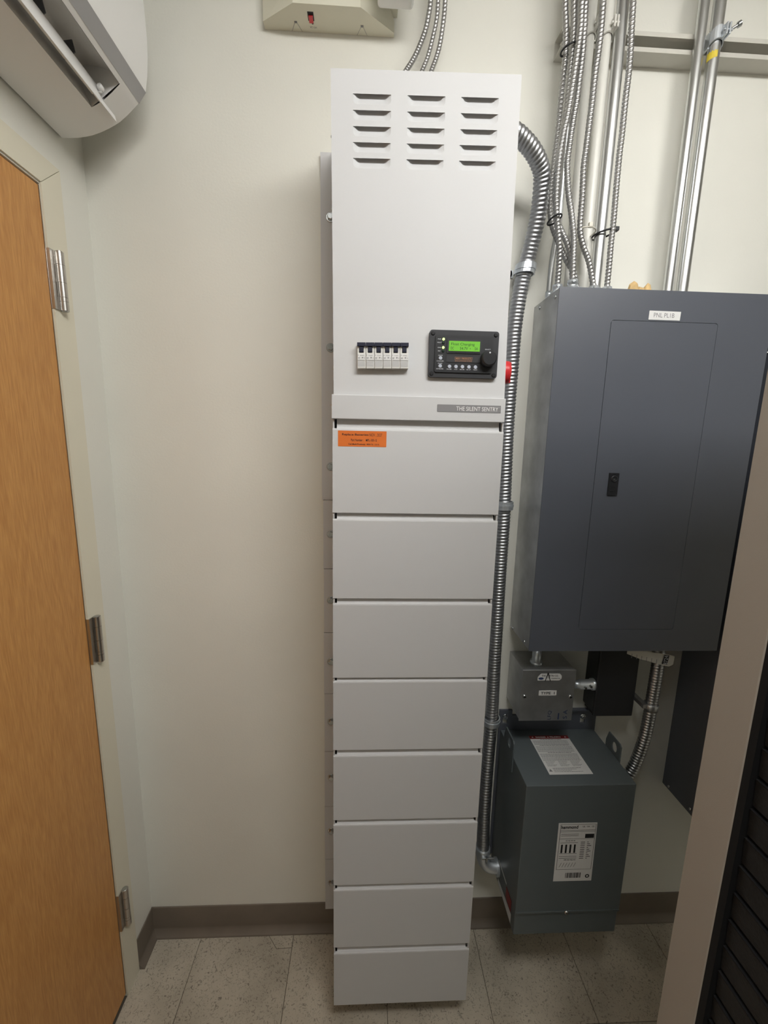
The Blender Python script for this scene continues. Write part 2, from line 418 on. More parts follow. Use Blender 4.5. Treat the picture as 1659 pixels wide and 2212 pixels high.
# undo the tilt for the louvre grid: measured positions are for the crooked unit
def hole(x0, z1):
    n = 5; out = [(x0, z1), (x0+.0005, z1-LH+RR+.002)]
    out += [(x0+RR+RR*math.cos(PI+PI/2*i/n), z1-LH+RR+RR*math.sin(PI+PI/2*i/n)) for i in range(n+1)]
    out += [(x0+LW-RR+RR*math.cos(1.5*PI+PI/2*i/n), z1-LH+RR+RR*math.sin(1.5*PI+PI/2*i/n)) for i in range(n+1)]
    out += [(x0+LW-.0005, z1-LH+RR+.002), (x0+LW, z1)]
    return out
fc = MB()
xb = [UX0, 0.060, 0.1655, UX1]; zb = [UZ1-.02]+[LR[i]-LH-.0049 for i in range(5)]
def quad(x0, x1, z0, z1): fc.add([(x0, UY, z0), (x1, UY, z0), (x1, UY, z1), (x0, UY, z1)], [(0, 1, 2, 3)])
quad(UX0, UX1, zb[0], UZ1); quad(UX0, UX1, UZF, zb[5])
for ci in range(3):
    for ri in range(5):
        x0, x1, z1, z0 = xb[ci], xb[ci+1], zb[ri], zb[ri+1]
        H = hole(LC[ci], LR[ri]); n = len(H); k1 = 4; k2 = n-5
        V3 = lambda q: (q[0], UY, q[1])
        fc.add([V3(q) for q in [(x0, z1), (x1, z1), H[-1], H[0]]], [(3, 2, 1, 0)])
        a = [(x0, z1)]+H[:k1+1]+[(x0, z0)]; fc.add([V3(q) for q in a], [tuple(range(len(a)))])
        a = [(x0, z0)]+H[k1:k2+1]+[(x1, z0)]; fc.add([V3(q) for q in a], [tuple(range(len(a)))])
        a = [(x1, z0)]+H[k2:]+[(x1, z1)]; fc.add([V3(q) for q in a], [tuple(range(len(a)))])
obj('front_cover', fc.xf(U), 'cabinet', cab)
lv = MB(); nu, nv, gdep = 16, 9, .0080
for j in range(nv+1):
    for i in range(nu+1):
        u, v = i/nu, j/nv; x = -.0006+u*(LW+.0012); side = min(1.0, min(u, 1-u)*LW/.013); side = side*side*(3-2*side)
        lv.v.append((x, .0003+gdep*min(1, v*1.9)**0.8*side, -LH-.0006+v*(LH+.0130)))
lv.f = [(j*(nu+1)+i, j*(nu+1)+i+1, (j+1)*(nu+1)+i+1, (j+1)*(nu+1)+i) for j in range(nv) for i in range(nu)]; lv.s = [True]*len(lv.f)
louver_me = me_of(lv, 'louver', 'cabinet')
for x in LC:
    for z in LR: inst('louver', louver_me, Upt(x, UY, z), cab, (0, -RO, 0))
# control face
cf = MB().box(UX0, UX1, -.001, 0, 0, 1)
cf = MB().add([(UX0, YB, UZ0), (UX1, YB, UZ0), (UX1, UY, UZF), (UX0, UY, UZF)], [(0, 1, 2, 3)])
cf.add([(UX0, YB, UZ0), (UX1, YB, UZ0), (UX1, YB+.002, UZ0), (UX0, YB+.002, UZ0)], [(3, 2, 1, 0)])
obj('control_face', cf.xf(U), 'cabinet', cab)
def yface(z): return YB+(UY-YB)*(z-UZ0)/(UZF-UZ0)
# header band with nameplate
hbm = MB().rbox(-.0745, .2985, -.2545, -.012, 1.6865, 1.7365, .0012)
band = obj('header_band', hbm, 'cabinet', cab)
obj('nameplate', MB().prism(rrect(.1505, .2885, 1.7058, 1.7212, .001), 'y', -.2551, -.2545), 'name_grey', band)
obj('lettering', front(text_mb('THE SILENT SENTRY', .091, .0088), .2372, -.2554, 1.7133), 'name_white', band)
obj('trademark', front(text_mb('o', .0016), .2858, -.2554, 1.7172), 'name_white', band)
# breakers
bkx0, bkw, bkz0, bkz1 = -.0200, .01783, 1.7925, 1.8435
bky = yface(1.82)
b_body = MB().rbox(0.0003, bkw-.0003, -.014, .002, 0, .031, .0008).rbox(0.0003, .0045, -.0125, .002, .031, .0445, .0006).rbox(bkw-.0045, bkw-.0003, -.0125, .002, .031, .0445, .0006)
b_top = MB().rbox(.0002, bkw-.0002, -.0165, .002, .0435, .051, .0006).rbox(.0047, bkw-.0047, -.0145, .002, .0325, .0435, .0006)
b_win = MB().box(.0012, bkw-.0016, -.0143, -.0138, .0035, .0145)
b_lab = MB().box(.0008, bkw-.0010, -.0143, -.0138, .0160, .0285)
b_txt = front(text_mb('Graphs', .0085), .0098, -.0145, .0255)
for x0, x1, z, h in ((.0018, .0058, .0212, .0011), (.0018, .0052, .0193, .0009), (.0095, .0125, .0212, .0022), (.0148, .0155, .0205, .0034), (.0018, .0026, .0262, .0022), (.001, .0165, .0162, .0007)):
    b_txt.add([(x0, -.0145, z-h/2), (x1, -.0145, z-h/2), (x1, -.0145, z+h/2), (x0, -.0145, z+h/2)], [(0, 1, 2, 3)])
bm_ = [('toggle', me_of(b_top, 'toggle', 'breaker_navy')), ('window', me_of(b_win, 'window', 'breaker_grey')), ('label_strip', me_of(b_lab, 'label_strip', 'paper')),
       ('print', me_of(b_txt, 'print', 'print_grey'))]
bb_me = me_of(b_body, 'circuit_breaker', 'breaker_white')
for i in range(6):
    q = U(Vector((bkx0+i*bkw, bky, bkz0)))
    b = inst('circuit_breaker', bb_me, q, cab, (0, -RO, 0))
    for nm, me in bm_:
        c = bpy.data.objects.new(nm, me); C.objects.link(c); c.parent = b
# display panel
dx0, dx1, dz0, dz1 = .1288, .2752, 1.7770, 1.8715; dy = yface(1.824)
disp = obj('display_panel', MB().prism(rrect(dx0, dx1, dz0, dz1, .006), 'y', dy-.010, dy+.003), 'display_black', cab, origin=((dx0+dx1)/2, dy, (dz0+dz1)/2), label='black control display with green screen and selector knob')
fr = MB().prism(rrect(dx0+.012, dx1-.012, dz0+.010, dz1-.010, .004), 'y', dy-.0125, dy-.0098)
obj('bezel', fr, 'black_plastic', disp)
obj('screen_frame', MB().prism(rrect(.1655, .2375, 1.8255, 1.8535, .0015), 'y', dy-.0140, dy-.0124), 'display_black', disp)
obj('name_panel', MB().prism(rrect(.1650, .2375, 1.8075, 1.8200, .001), 'y', dy-.0134, dy-.0124), 'display_black', disp)
obj('screen', MB().box(.1692, .2345, dy-.0146, dy-.0136, 1.8298, 1.8495), 'lcd', disp)
obj('screen_sill', MB().box(.1685, .2350, dy-.0146, dy-.0136, 1.8272, 1.8281), 'knob_black', disp)
t1 = front(text_mb('Float Charging', .049, .0066), .1985, dy-.0149, 1.8428)
for s, x, wd in (('DC', .1765, .0065), ('54.7V', .2010, .0165), ('+', .2145, .0025), ('5A', .2270, .0065)):
    q = front(text_mb(s, wd, .0056 if s != '+' else .0025), x, dy-.0149, 1.8352); t1.add(q.v, q.f)
obj('screen_text', t1, 'lcd_ink', disp)
for s_, x, z, wd in (('PWR', .1495, 1.8527, .0072), ('FAULT', .1495, 1.8460, .0088), ('CHG', .1497, 1.8360, .0070), ('INV', .1497, 1.8292, .0052), ('ON/OFF', .1526, 1.8205, .0095), ('CHARGER', .1525, 1.8092, .0150),
                    ('ON/OFF', .1526, 1.8045, .0095), ('INVERTER', .1525, 1.7935, .0150), ('SHORE', .1720, 1.7935, .0100), ('AGS', .1860, 1.7935, .0070), ('METER', .1998, 1.7935, .0095), ('SETUP', .2135, 1.7935, .0088), ('TECH', .2275, 1.7935, .0080), ('SELECT', .2520, 1.8350, .0120)):
    obj('caption', front(text_mb(s_, wd, .0021, bold=.01), x, dy-.0128, z), 'print_white', disp)
pc = MB()
pc.add(*(lambda q: (q.v, q.f))(front(text_mb('MEDI + PRODUCTS', .033, .0030, bold=.02), .2015, dy-.0137, 1.8152)))
pc.add(*(lambda q: (q.v, q.f))(front(text_mb('BACK-UP POWER SYSTEMS', .036, .0022), .2015, dy-.0137, 1.8100)))
for x0, x1, z0, z1 in ((.183, .220, 1.8175, 1.8179), (.183, .220, 1.8122, 1.8126), (.183, .1834, 1.8122, 1.8179), (.2196, .220, 1.8122, 1.8179)):
    pc.add([(x0, dy-.0137, z0), (x1, dy-.0137, z0), (x1, dy-.0137, z1), (x0, dy-.0137, z1)], [(0, 1, 2, 3)])
obj('brand_print', pc, 'print_copper', disp)
for z, on in ((1.8527, 1), (1.8455, 0), (1.8362, 1), (1.8290, 0)):
    obj('indicator', MB().lathe((.1578, dy-.0123, z), (0, -1, 0), [(.0026, 0), (.0026, .001), (.0016, .002)], 14), 'led_on' if on else 'led_off', disp)
for x, z in ((.1528, 1.8148), (.1528, 1.7990), (.1725, 1.7985), (.1862, 1.7985), (.2000, 1.7985), (.2138, 1.7985), (.2276, 1.7985)):
    obj('button', MB().lathe((x, dy-.0123, z), (0, -1, 0), [(.0040, 0), (.0040, .0012), (.0030, .002)], 18), 'button', disp)
obj('selector_knob', MB().lathe((.2530, dy-.0123, 1.8155), (0, -1, 0), [(.0165, 0), (.0165, .010), (.0155, .0135), (.013, .015)], 36), 'knob_black', disp)
obj('knob_pointer', MB().lathe((.2530, dy-.0270, 1.8258), (0, -1, 0), [(.0018, 0), (.0018, .0006), (.001, .0008)], 12), 'print_white', disp)
sc_me = me_of(MB().lathe((0, 0, 0), (0, -1, 0), [(.0042, 0), (.0042, .0012), (.0030, .0022)], 16).lathe((0, -.0022, 0), (0, -1, 0), [(.0012, 0), (.0008, .0003)], 6), 'screw', 'knob_black')
for x in (dx0+.007, dx1-.007):
    for z in (dz0+.007, dz1-.007): inst('screw', sc_me, (x, dy-.0098, z), disp)
# red rotary disconnect on the right flank
rk = obj('disconnect_switch', MB().rbox(.2945, .2985, -.2360, -.170, 1.760, 1.838, .002), 'red_plastic', cab, origin=(.296, -.203, 1.80), label='red rotary disconnect handle on the flank')
obj('handle', MB().lathe((.298, -.203, 1.798), (1, 0, 0), [(.026, 0), (.026, .006), (.0245, .012), (.0245, .017), (.022, .0185)], 24).rbox(.316, .321, -.209, -.197, 1.775, 1.820, .002), 'red_plastic', rk)
obj('lock_tab', MB().rbox(.2945, .297, -.240, -.205, 1.745, 1.761, .001), 'print_black', rk)
# battery drawers
bots = [1.4815, 1.2810, 1.0815, .8870, .6860, .4870, .2840, .0840]
tops = [1.6665, 1.4680, 1.2690, 1.0725, .8720, .6725, .4715, .2640]
DX0, DX1 = -.0700, .3015
def drawer(i):
    b, t = bots[i], tops[i]; gap = (.0200 if i == 0 else bots[i-1]-t)
    zt = t+gap+.003
    xo0, xo1 = DX0+.0012*(7-i)*(-.25)-.0006, DX1-.0006*(7-i)*.4
    prof = [(-.2470, b), (-.2500, b+.0012), (-.2500, t-.0035), (-.2492, t-.0010), (-.2470, t+.0010), (-.2440, t+.0030), (-.2395, zt-.003), (-.2395, zt), (-.2380, zt), (-.2380, b)]
    d = obj('battery_drawer', MB().prism(prof[:4]+[(-.2470, t), (-.2440, t), (-.2440, b)], 'x', xo0, xo1), 'cabinet', cab, origin=((xo0+xo1)/2, -.25, b))
    obj('lip', MB().prism([(-.2480, t-.001), (-.2462, t+.0012), (-.2430, t+.0032), (-.2405, zt-.002), (-.2405, zt), (-.2385, zt), (-.2385, t-.001)], 'x', xo0+.0088, xo1-.0088), 'cabinet', d)
    for s in (0, 1):
        xa = xo0 if s == 0 else xo1
        sg = 1 if s == 0 else -1
        obj('ear', MB().box(xa+sg*.0005, xa+sg*.0036, -.2478, -.2385, t-.001, zt-.0045), 'cabinet', d)
    bt = b+.1965 if i else 1.6860
    obj('drawer_body', MB().box(xo0+.003, xo1-.003, -.150, -.012, b+.001, bt).box(xo0+.002, xo0+.0034, -.2384, -.150, b+.001, bt).box(xo1-.0034, xo1-.002, -.2384, -.150, b+.001, bt)
        .box(xo0+.0034, xo1-.0034, -.236, -.150, b+.001, b+.0024), 'cabinet', d)
    return d
drw = [drawer(i) for i in range(8)]
sc = obj('sticker', MB().box(-.0610, .0435, -.2504, -.2500, 1.6285, 1.6620), 'orange', drw[0], label='orange replace-batteries sticker')
st = MB()
for s, x, z, wd, h, bd in (('Replace Batteries:', -.0235, 1.6535, .0575, .0056, .015), ('NOV , 2027', .0205, 1.6535, .0270, .0072, 0), ('Part Number :', -.0195, 1.6425, .0270, .0052, .01), ('MPL-100-12', .0110, 1.6425, .0240, .0052, .01), ('Call Medi-Products:', -.0205, 1.6337, .0365, .0034, .02), ('800-76 -1212', .0145, 1.6337, .0265, .0030, .02)):
    q = front(text_mb(s, wd, h, bold=bd), x, -.2506, z); st.add(q.v, q.f)
obj('sticker_print', st, 'print_black', drw[0])
# mounting flanges behind the stack (left and right), one per module, with hex bolts
seams = [2.332, 1.476, 1.277, 1.081, .884, .687, .489, .290, .091]
bolts_z = [2.188, 1.879, 1.569, 1.379, 1.183, .990, .791, .596, .398, .198]
bme = me_of(MB().lathe((0, 0, 0), (0, -1, 0), [(.0115, 0), (.0115, .0015), (.0105, .002)], 20).lathe((0, -.002, 0), (0, -1, 0), [(.0078, 0), (.0078, .0055), (.0065, .0065)], 6, False), 'bolt', 'bolt')
for side in (0, 1):
    for k in range(8):
        z1, z0 = seams[k]-.0008, seams[k+1]+.0008
        off = (-.0035 if k == 0 else 0)+random.uniform(-.0008, .0008)
        x0, x1 = (-.1170+off, -.055) if side == 0 else (.288, .349)
        obj('mounting_flange', MB().box(x0, x1, -.0115, -.0005, z0, z1), 'cabinet', cab)
    for z in bolts_z:
        inst('hex_bolt', bme, (-.0965 if side == 0 else .330, -.0113, z), cab)
sme = me_of(MB().lathe((0, 0, 0), (-1, 0, 0), [(.0032, 0), (.0030, .0012), (.0016, .0022)], 12), 'side_screw', 'bolt')
for z in (2.235, 2.105, 1.795): inst('side_screw', sme, Upt(UX0, -.225, z), cab)
for z in (1.716,): inst('side_screw', sme, (-.0745, -.244, z), cab); 
for i in range(8):
    inst('side_screw', sme, (DX0+.001, -.234, bots[i]+.035), cab); inst('side_screw', sme, (DX1-.001, -.234, bots[i]+.040), cab, (0, PI, 0))
inst('side_screw', sme, (.2985, -.244, 1.716), cab, (0, PI, 0))

# ================================================================== FLEX CONDUITS AND CABLES
def flex(name, label, cat, pts, r, pitch, amp, m, n=16, group=None, parent=None):
    o = obj(name, MB().tube(pts, r, n=n, pitch=pitch, amp=amp, rings=6), m, parent)
    if parent is None: tag(o, label, cat, group)
    return o
big = [(.3005, -.142, 2.314), (.326, -.135, 2.309), (.364, -.12, 2.291), (.394, -.1, 2.267), (.404, -.085, 2.242), (.409, -.068, 2.201), (.408, -.052, 2.158), (.401, -.036, 2.101), (.392, -.027, 2.038), (.3845, -.0225, 1.949), (.383, -.0225, 1.857), (.382, -.0225, 1.762), (.383, -.0225, 1.651), (.387, -.0225, 1.524), (.390, -.0225, 1.419), (.390, -.0225, 1.283), (.392, -.0225, 1.112), (.393, -.0225, .994), (.396, -.024, .808), (.390, -.035, .656), (.385, -.05, .504), (.386, -.06, .372)]
fx = flex('flexible_conduit', 'thick ribbed metal flexible conduit running down beside the white cabinet', 'conduit', big, .0198, .0092, .0040, 'flex_metal', 20)
# angled connector into the transformer
ob = obj('angle_connector', MB().lathe((.386, -.06, .352), (0, 0, 1), [(.0215, 0), (.0225, .004), (.0225, .018), (.0235, .02), (.0235, .026), (.021, .028)], 20)
    .tube([(.386, -.06, .357), (.388, -.062, .337), (.398, -.066, .322), (.412, -.069, .316), (.433, -.070, .314)], .0195, n=18, step=.006), 'zinc', fx)
obj('box_connector', MB().lathe((.2925, -.142, 2.314), (1, 0, 0), [(.026, 0), (.026, .004), (.0225, .0045), (.0225, .016)], 22), 'zinc', fx)
obj('clamp_screw', MB().cyl((.378, -.083, .362), (1, 0, 0), .003, .036, 10).cyl((.392, -.086, .355), (0, 0, 1), .004, .014, 6), 'bolt', fx)
obj('connector_ring', MB().cyl((.4275, -.070, .314), (1, 0, 0), .026, .007, 20), 'zinc', fx)
def strap(x, y, z, r, ear=True, tilt=0.0):
    s = thing('conduit_strap', '', 'strap', (x, 0, z), 'straps on the thick flexible conduit')
    mb = MB(); n = 18; pts = []
    for i in range(n+1):
        a = -PI*0.15+PI*1.3*i/n; pts.append((x+math.cos(a)*(r+.0022), y-math.sin(a)*(r+.0022)))
    out = [(x+(px-x)*(1+.0025/r), y+(py-y)*(1+.0025/r)) for px, py in pts]
    poly = pts+out[::-1]
    hh = .0115
    sh = lambda v: Vector((v.x+(v.z-z)*tilt, v.y, v.z))
    obj('band', MB().prism(poly, 'z', z-hh, z+hh).xf(sh), 'zinc', s)
    obj('band_rib', MB().prism([(x+(a-x)*1.06, y+(b-y)*1.06) for a, b in out[3:-3]]+[(a, b) for a, b in out[3:-3]][::-1], 'z', z-.003, z+.003).xf(sh), 'zinc', s)
    if ear:
        ex = x-r-.0145
        obj('ear', MB().lathe((ex, 0, z+.001), (0, -1, 0), [(.0135, .0003), (.0135, .0028), (.0128, .0034)], 24).box(ex+.004, x-r+.001, -.0034, -.0004, z-.009, z+.009), 'zinc_dull', s)
        obj('screw', MB().lathe((ex, -.0034, z+.001), (0, -1, 0), [(.0055, 0), (.0055, .0022), (.0040, .0035)], 14).lathe((ex, -.0069, z+.001), (0, -1, 0), [(.0018, 0), (.0014, .0004)], 6), 'bolt', s)
    return s
strap(.3976, -.0325, 2.077, .0212, True, .14)['label'] = 'galvanized conduit strap with a screwed ear below the conduit bend'
strap(.3885, -.0225, 1.470, .0212, False, .0)['label'] = 'galvanized strap round the conduit level with the panel latch'
strap(.3957, -.0245, .800, .0212, False, .0)['label'] = 'galvanized strap round the conduit level with the transformer bracket'
# flexible conduit on the far side of the transformer
rf = [(.848, -.085, 1.096), (.849, -.09, 1.03), (.846, -.092, .935), (.841, -.095, .845), (.831, -.10, .783), (.812, -.105, .715), (.787, -.11, .668), (.762, -.112, .645), (.747, -.112, .634)]
rfo = flex('flexible_conduit', 'ribbed metal flexible conduit curving from grey panel down behind transformer', 'conduit', rf, .0165, .0085, .0024, 'flex_metal', 18)
s2 = thing('conduit_strap', 'dull strap holding the curved conduit right of the disconnect box', 'strap', (.845, 0, .89))
obj('band', MB().lathe((.843, -.0935, .880), (0.03, 0, 1), [(.0175, 0), (.0195, .001), (.0195, .02), (.0175, .021)], 20), 'galv', s2)
obj('ear', MB().box(.815, .829, -.10, 0, .888, .900), 'galv', s2)
# white paper tag round it
tagm = MB()
tp = [(.728, -.128, 1.0905), (.760, -.130, 1.083), (.800, -.130, 1.076), (.835, -.129, 1.071), (.855, -.127, 1.066), (.868, -.124, 1.061)]
tz = [.016, .021, .026, .031, .031, .022]
vs = [Vector(q)+Vector((0, 0, .004)) for q in tp]+[Vector(q)-Vector((0, -.002, h)) for q, h in zip(tp, tz)]
vs = [Vector((v.x, v.y, min(v.z, 1.0945))) for v in vs]
n = len(tp); vb = [v+Vector((0, .0006, 0)) for v in vs]
tagm.add(vs+vb, [(i, i+1, n+i+1, n+i) for i in range(n-1)]+[(2*n+i, 3*n+i, 3*n+i+1, 2*n+i+1) for i in range(n-1)]+[(0, n, 3*n, 2*n), (n-1, 3*n-1, 4*n-1, 2*n-1)])
tg = thing('wire_tag', 'white paper tag hanging under grey panel at the curved conduit', 'tag', (.80, -.129, 1.05))
obj('tag_paper', tagm, 'paper_old', tg)
obj('number_block', MB().add([(.832, -.1305, 1.073), (.848, -.129, 1.0705), (.846, -.128, 1.042), (.829, -.129, 1.046)], [(0, 3, 2, 1)]), 'print_black', tg)
q = text_mb('8724', .026, .011); q.v = [(.8385-b_*1.0, -.1306, 1.0575+a_*1.0) for a_, b_, _ in q.v]; obj('number', q, 'print_white', tg)
q = MB()
for i in range(6):
    x = .738+.0145*i; z = 1.078-.0035*i
    q.add([(x, -.1315, z), (x+.0016, -.1315, z), (x+.0016, -.1315, z-.013), (x, -.1315, z-.013)], [(0, 3, 2, 1)])
obj('tag_print', q, 'print_grey', tg)

# armoured cables down to the panel top
ZP = 2.0
def conn(nm, x, y, parent, r=.0105, h=.02, z=ZP):
    o = obj(nm, MB().lathe((x, y, z), (0, 0, 1), [(r*1.15, 0), (r*1.15, .004), (r, .0045), (r, h*.6), (r*1.12, h*.62), (r*1.12, h), (r*.8, h)], 18), 'zinc', parent)
    obj('clamp_screw', MB().cyl((x-.004, y-r-.004, z+h*.75), (0, 1, 0), .003, .006, 8), 'bolt', parent)
    return o
def addy(pts, y): return [(a, y, b) for a, b in pts]
TOPZ = CEIL
mc = [
 ('armoured metal cable at the outer edge of the bundle, next to the bare wall', [(.428, -.085, TOPZ), (.427, -.085, 2.72), (.426, -.085, 2.607), (.430, -.085, 2.573), (.434, -.085, 2.539), (.437, -.083, 2.495), (.440, -.070, 2.445), (.444, -.058, 2.390), (.442, -.055, 2.326), (.4385, -.055, 2.261), (.439, -.055, 2.233), (.441, -.057, 2.199), (.446, -.066, 2.164), (.456, -.076, 2.132), (.469, -.084, 2.100), (.480, -.088, 2.078), (.498, -.088, 2.055), (.512, -.085, 2.018)]),
 ('armoured metal cable second from the bare wall, held by the black tie', [(.441, -.100, TOPZ), (.440, -.100, 2.72), (.439, -.100, 2.608), (.443, -.100, 2.557), (.445, -.100, 2.51), (.444, -.100, 2.469), (.443, -.100, 2.421), (.440, -.100, 2.37), (.436, -.100, 2.32), (.432, -.100, 2.27), (.434, -.100, 2.21), (.441, -.098, 2.171), (.453, -.097, 2.145), (.470, -.102, 2.112), (.482, -.104, 2.079), (.492, -.104, 2.018)]),
 ('armoured metal cable that ends at the corner connector of the grey panel', [(.449, -.118, TOPZ), (.449, -.118, 2.72), (.449, -.118, 2.582), (.451, -.118, 2.537), (.450, -.118, 2.503), (.447, -.118, 2.456), (.442, -.118, 2.40), (.438, -.118, 2.362), (.432, -.118, 2.325), (.4275, -.118, 2.276), (.4275, -.118, 2.214), (.430, -.118, 2.18), (.440, -.116, 2.13), (.448, -.112, 2.095), (.453, -.106, 2.06), (.456, -.100, 2.018)]),
 ('armoured metal cable running down in front of the thin steel conduit', [(.465, -.1, TOPZ), (.465, -.1, 2.72), (.465, -.1, 2.597), (.467, -.1, 2.551), (.468, -.1, 2.494), (.466, -.1, 2.447), (.464, -.1, 2.404), (.460, -.1, 2.368), (.456, -.1, 2.312), (.455, -.1, 2.275), (.462, -.104, 2.218), (.471, -.112, 2.165), (.477, -.120, 2.113), (.476, -.129, 2.066), (.4775, -.132, 2.018)]),
 ('armoured metal cable between the two white pipes, kinked near the panel', [(.505, -.1, TOPZ), (.505, -.1, 2.72), (.504, -.1, 2.599), (.505, -.1, 2.554), (.504, -.1, 2.508), (.501, -.1, 2.461), (.500, -.1, 2.406), (.498, -.1, 2.364), (.496, -.1, 2.314), (.494, -.1, 2.277), (.497, -.1, 2.219), (.498, -.1, 2.16), (.501, -.1, 2.134), (.511, -.1, 2.107), (.528, -.1, 2.074), (.541, -.1, 2.034), (.546, -.1, 2.018)]),
 ('armoured metal cable bowed out beside the thick steel conduit', [(.572, -.097, TOPZ), (.572, -.097, 2.72), (.572, -.097, 2.62), (.577, -.093, 2.558), (.582, -.09, 2.512), (.584, -.088, 2.476), (.584, -.086, 2.428), (.584, -.086, 2.389), (.584, -.086, 2.352), (.583, -.086, 2.308), (.583, -.088, 2.23), (.583, -.09, 2.183), (.582, -.092, 2.147), (.580, -.095, 2.116), (.580, -.097, 2.068), (.580, -.097, 2.018)]),
]
for lab, P3 in mc:
    t = thing('armoured_cable', lab, 'cable', (P3[-1][0], P3[-1][1], ZP))
    obj('armour', MB().tube(P3, .0070, n=12, pitch=.0080, amp=.0024, rings=6), 'mc_metal', t)
    conn('connector', P3[-1][0], P3[-1][1], t)
# three cables out of the top of the white cabinet
c3 = [
 ('armoured cable arching from the white cabinet top nearest the emergency light', [(.132, -.045, TOPZ), (.133, -.05, 2.70), (.132, -.05, 2.621), (.129, -.05, 2.595), (.124, -.05, 2.569), (.114, -.055, 2.538), (.099, -.065, 2.500), (.079, -.08, 2.46), (.052, -.105, 2.41), (.034, -.118, 2.375), (.030, -.12, 2.3392)], .0058),
 ('slimmer armoured cable in the middle of the three above the white cabinet', [(.151, -.045, TOPZ), (.151, -.05, 2.70), (.149, -.05, 2.622), (.147, -.05, 2.585), (.139, -.05, 2.547), (.129, -.055, 2.508), (.115, -.065, 2.47), (.099, -.085, 2.42), (.090, -.10, 2.38), (.087, -.11, 2.3405)], .0050),
 ('armoured cable above the white cabinet on the side of the thick conduit', [(.166, -.045, TOPZ), (.166, -.05, 2.70), (.165, -.05, 2.623), (.163, -.05, 2.586), (.157, -.05, 2.54), (.148, -.055, 2.505), (.137, -.065, 2.472), (.125, -.085, 2.42), (.120, -.10, 2.38), (.118, -.11, 2.3412)], .0055)]
for lab, pts, r in c3:
    t = thing('armoured_cable', lab, 'cable', pts[-1]); obj('armour', MB().tube(pts, r, n=12, pitch=.0078, amp=.0019, rings=6), 'mc_metal', t)
    e = pts[-1]
    obj('connector', MB().lathe((e[0], e[1], e[2]-.0), (0, 0, 1), [(.011, .001), (.011, .005), (.009, .0055), (.009, .016), (.010, .0165), (.010, .022), (.006, .022)], 16), 'zinc', t)
# rigid conduits
def pipe(name, lab, x, y, r, m, ztop=TOPZ, zbot=ZP, group=None, bend=None):
    t = thing(name, lab, 'conduit', (x, y, zbot), group)
    pts = bend if bend else [(x, y, zbot+.002), (x, y, ztop)]
    obj('pipe', MB().tube(pts, r, n=24, step=.02), m, t)
    obj('connector', MB().lathe((x, y, zbot+.001), (0, 0, 1), [(r*1.18, 0), (r*1.18, .005), (r*1.10, .0055), (r*1.10, .012), (r*1.17, .0125), (r*1.17, .024), (r*1.02, .024)], 20), 'zinc', t)
    return t
pipe('steel_conduit', 'thin steel conduit half hidden behind the cable bundle', .461, -.040, .0072, 'emt', bend=[(.461, -.040, 2.002), (.461, -.043, 2.08), (.462, -.046, 2.12), (.466, -.05, 2.16), (.467, -.052, 2.20), (.467, -.052, 2.40), (.467, -.052, TOPZ)])
pipe('white_conduit', 'slim white painted conduit next to the armoured cables', .502, -.055, .0100, 'white_pipe')
pipe('white_conduit', 'wider white painted conduit against the thick steel conduit', .5395, -.055, .0122, 'white_pipe')
pipe('steel_conduit', 'thick steel conduit tied to the bowed cable with a black tie', .5635, -.0715, .0128, 'emt', bend=[(.5635, -.0715, 2.002), (.5635, -.0715, 2.2), (.564, -.0715, 2.5), (.564, -.0715, TOPZ)])
pipe('steel_conduit', 'smooth steel conduit alone on the rail, the slimmer of its pair', .762, -.055, .0112, 'emt')
pipe('steel_conduit', 'steel conduit clamped to the rail with a yellow mark', .799, -.055, .0132, 'emt')
# strut rail on the wall
rz0, rz1, ry = 2.556, 2.597, -.041
rail = thing('strut_channel', 'white painted slotted steel rail on the wall behind the conduits', 'rail', (.95, 0, rz0))
rx0, rx1 = .442, 1.62
obj('channel', MB().prism([(0, rz0), (ry, rz0), (ry, rz0+.0095), (ry+.008, rz0+.0095), (ry+.008, rz0+.0075), (ry+.003, rz0+.0065), (ry+.003, rz0+.003), (-.003, rz0+.003), (-.003, rz1-.003), (ry+.003, rz1-.003), (ry+.003, rz1-.0065), (ry+.008, rz1-.0075), (ry+.008, rz1-.0095), (ry, rz1-.0095), (ry, rz1), (0, rz1)], 'x', rx0, rx1), 'strut_paint', rail)
# pipe clamps on the rail
def clamp(lab, x, r, m, sg=1):
    t = thing('pipe_clamp', lab, 'clamp', (x, ry, rz0))
    n = 14; pts = [(x+math.cos(PI*1.15*i/n-PI*.075)*(r+.001), -.056-math.sin(PI*1.15*i/n-PI*.075)*(r+.001)) for i in range(n+1)]
    out = [(x+(a-x)*(1+.0022/r), -.056+(b+.056)*(1+.0022/r)) for a, b in pts]
    slope = lambda v: Vector((v.x, v.y, v.z-(v.y+.056)*.5))
    obj('band', MB().prism(pts+out[::-1], 'z', rz0+.004, rz0+.030).xf(slope), m, t)
    obj('jaw', MB().box(x+r-.001, x+r+.003, -.056, ry+.004, rz0+.002, rz0+.034).box(x-r-.003, x-r+.001, -.056, ry+.004, rz0+.002, rz0+.034), m, t)
    obj('lug', MB().rbox(x+sg*(r*.2), x+sg*(r*.2+.004), -.056-r-.016, -.056-r+.001, rz0+.010, rz0+.034, .0015), m, t)
    obj('lug', MB().rbox(x+sg*(r*.2+.007), x+sg*(r*.2+.011), -.056-r-.016, -.056-r+.003, rz0+.010, rz0+.034, .0015), m, t)
    obj('clamp_bolt', MB().cyl((x+sg*(r*.2-.004), -.056-r-.010, rz0+.022), (sg, 0, 0), .0028, .021, 10), m, t)
    return t
clamp('white painted clamp holding the slim white conduit to the rail', .502, .0102, 'white_pipe')
clamp('white painted clamp holding the wider white conduit to the rail', .5395, .0124, 'white_pipe')
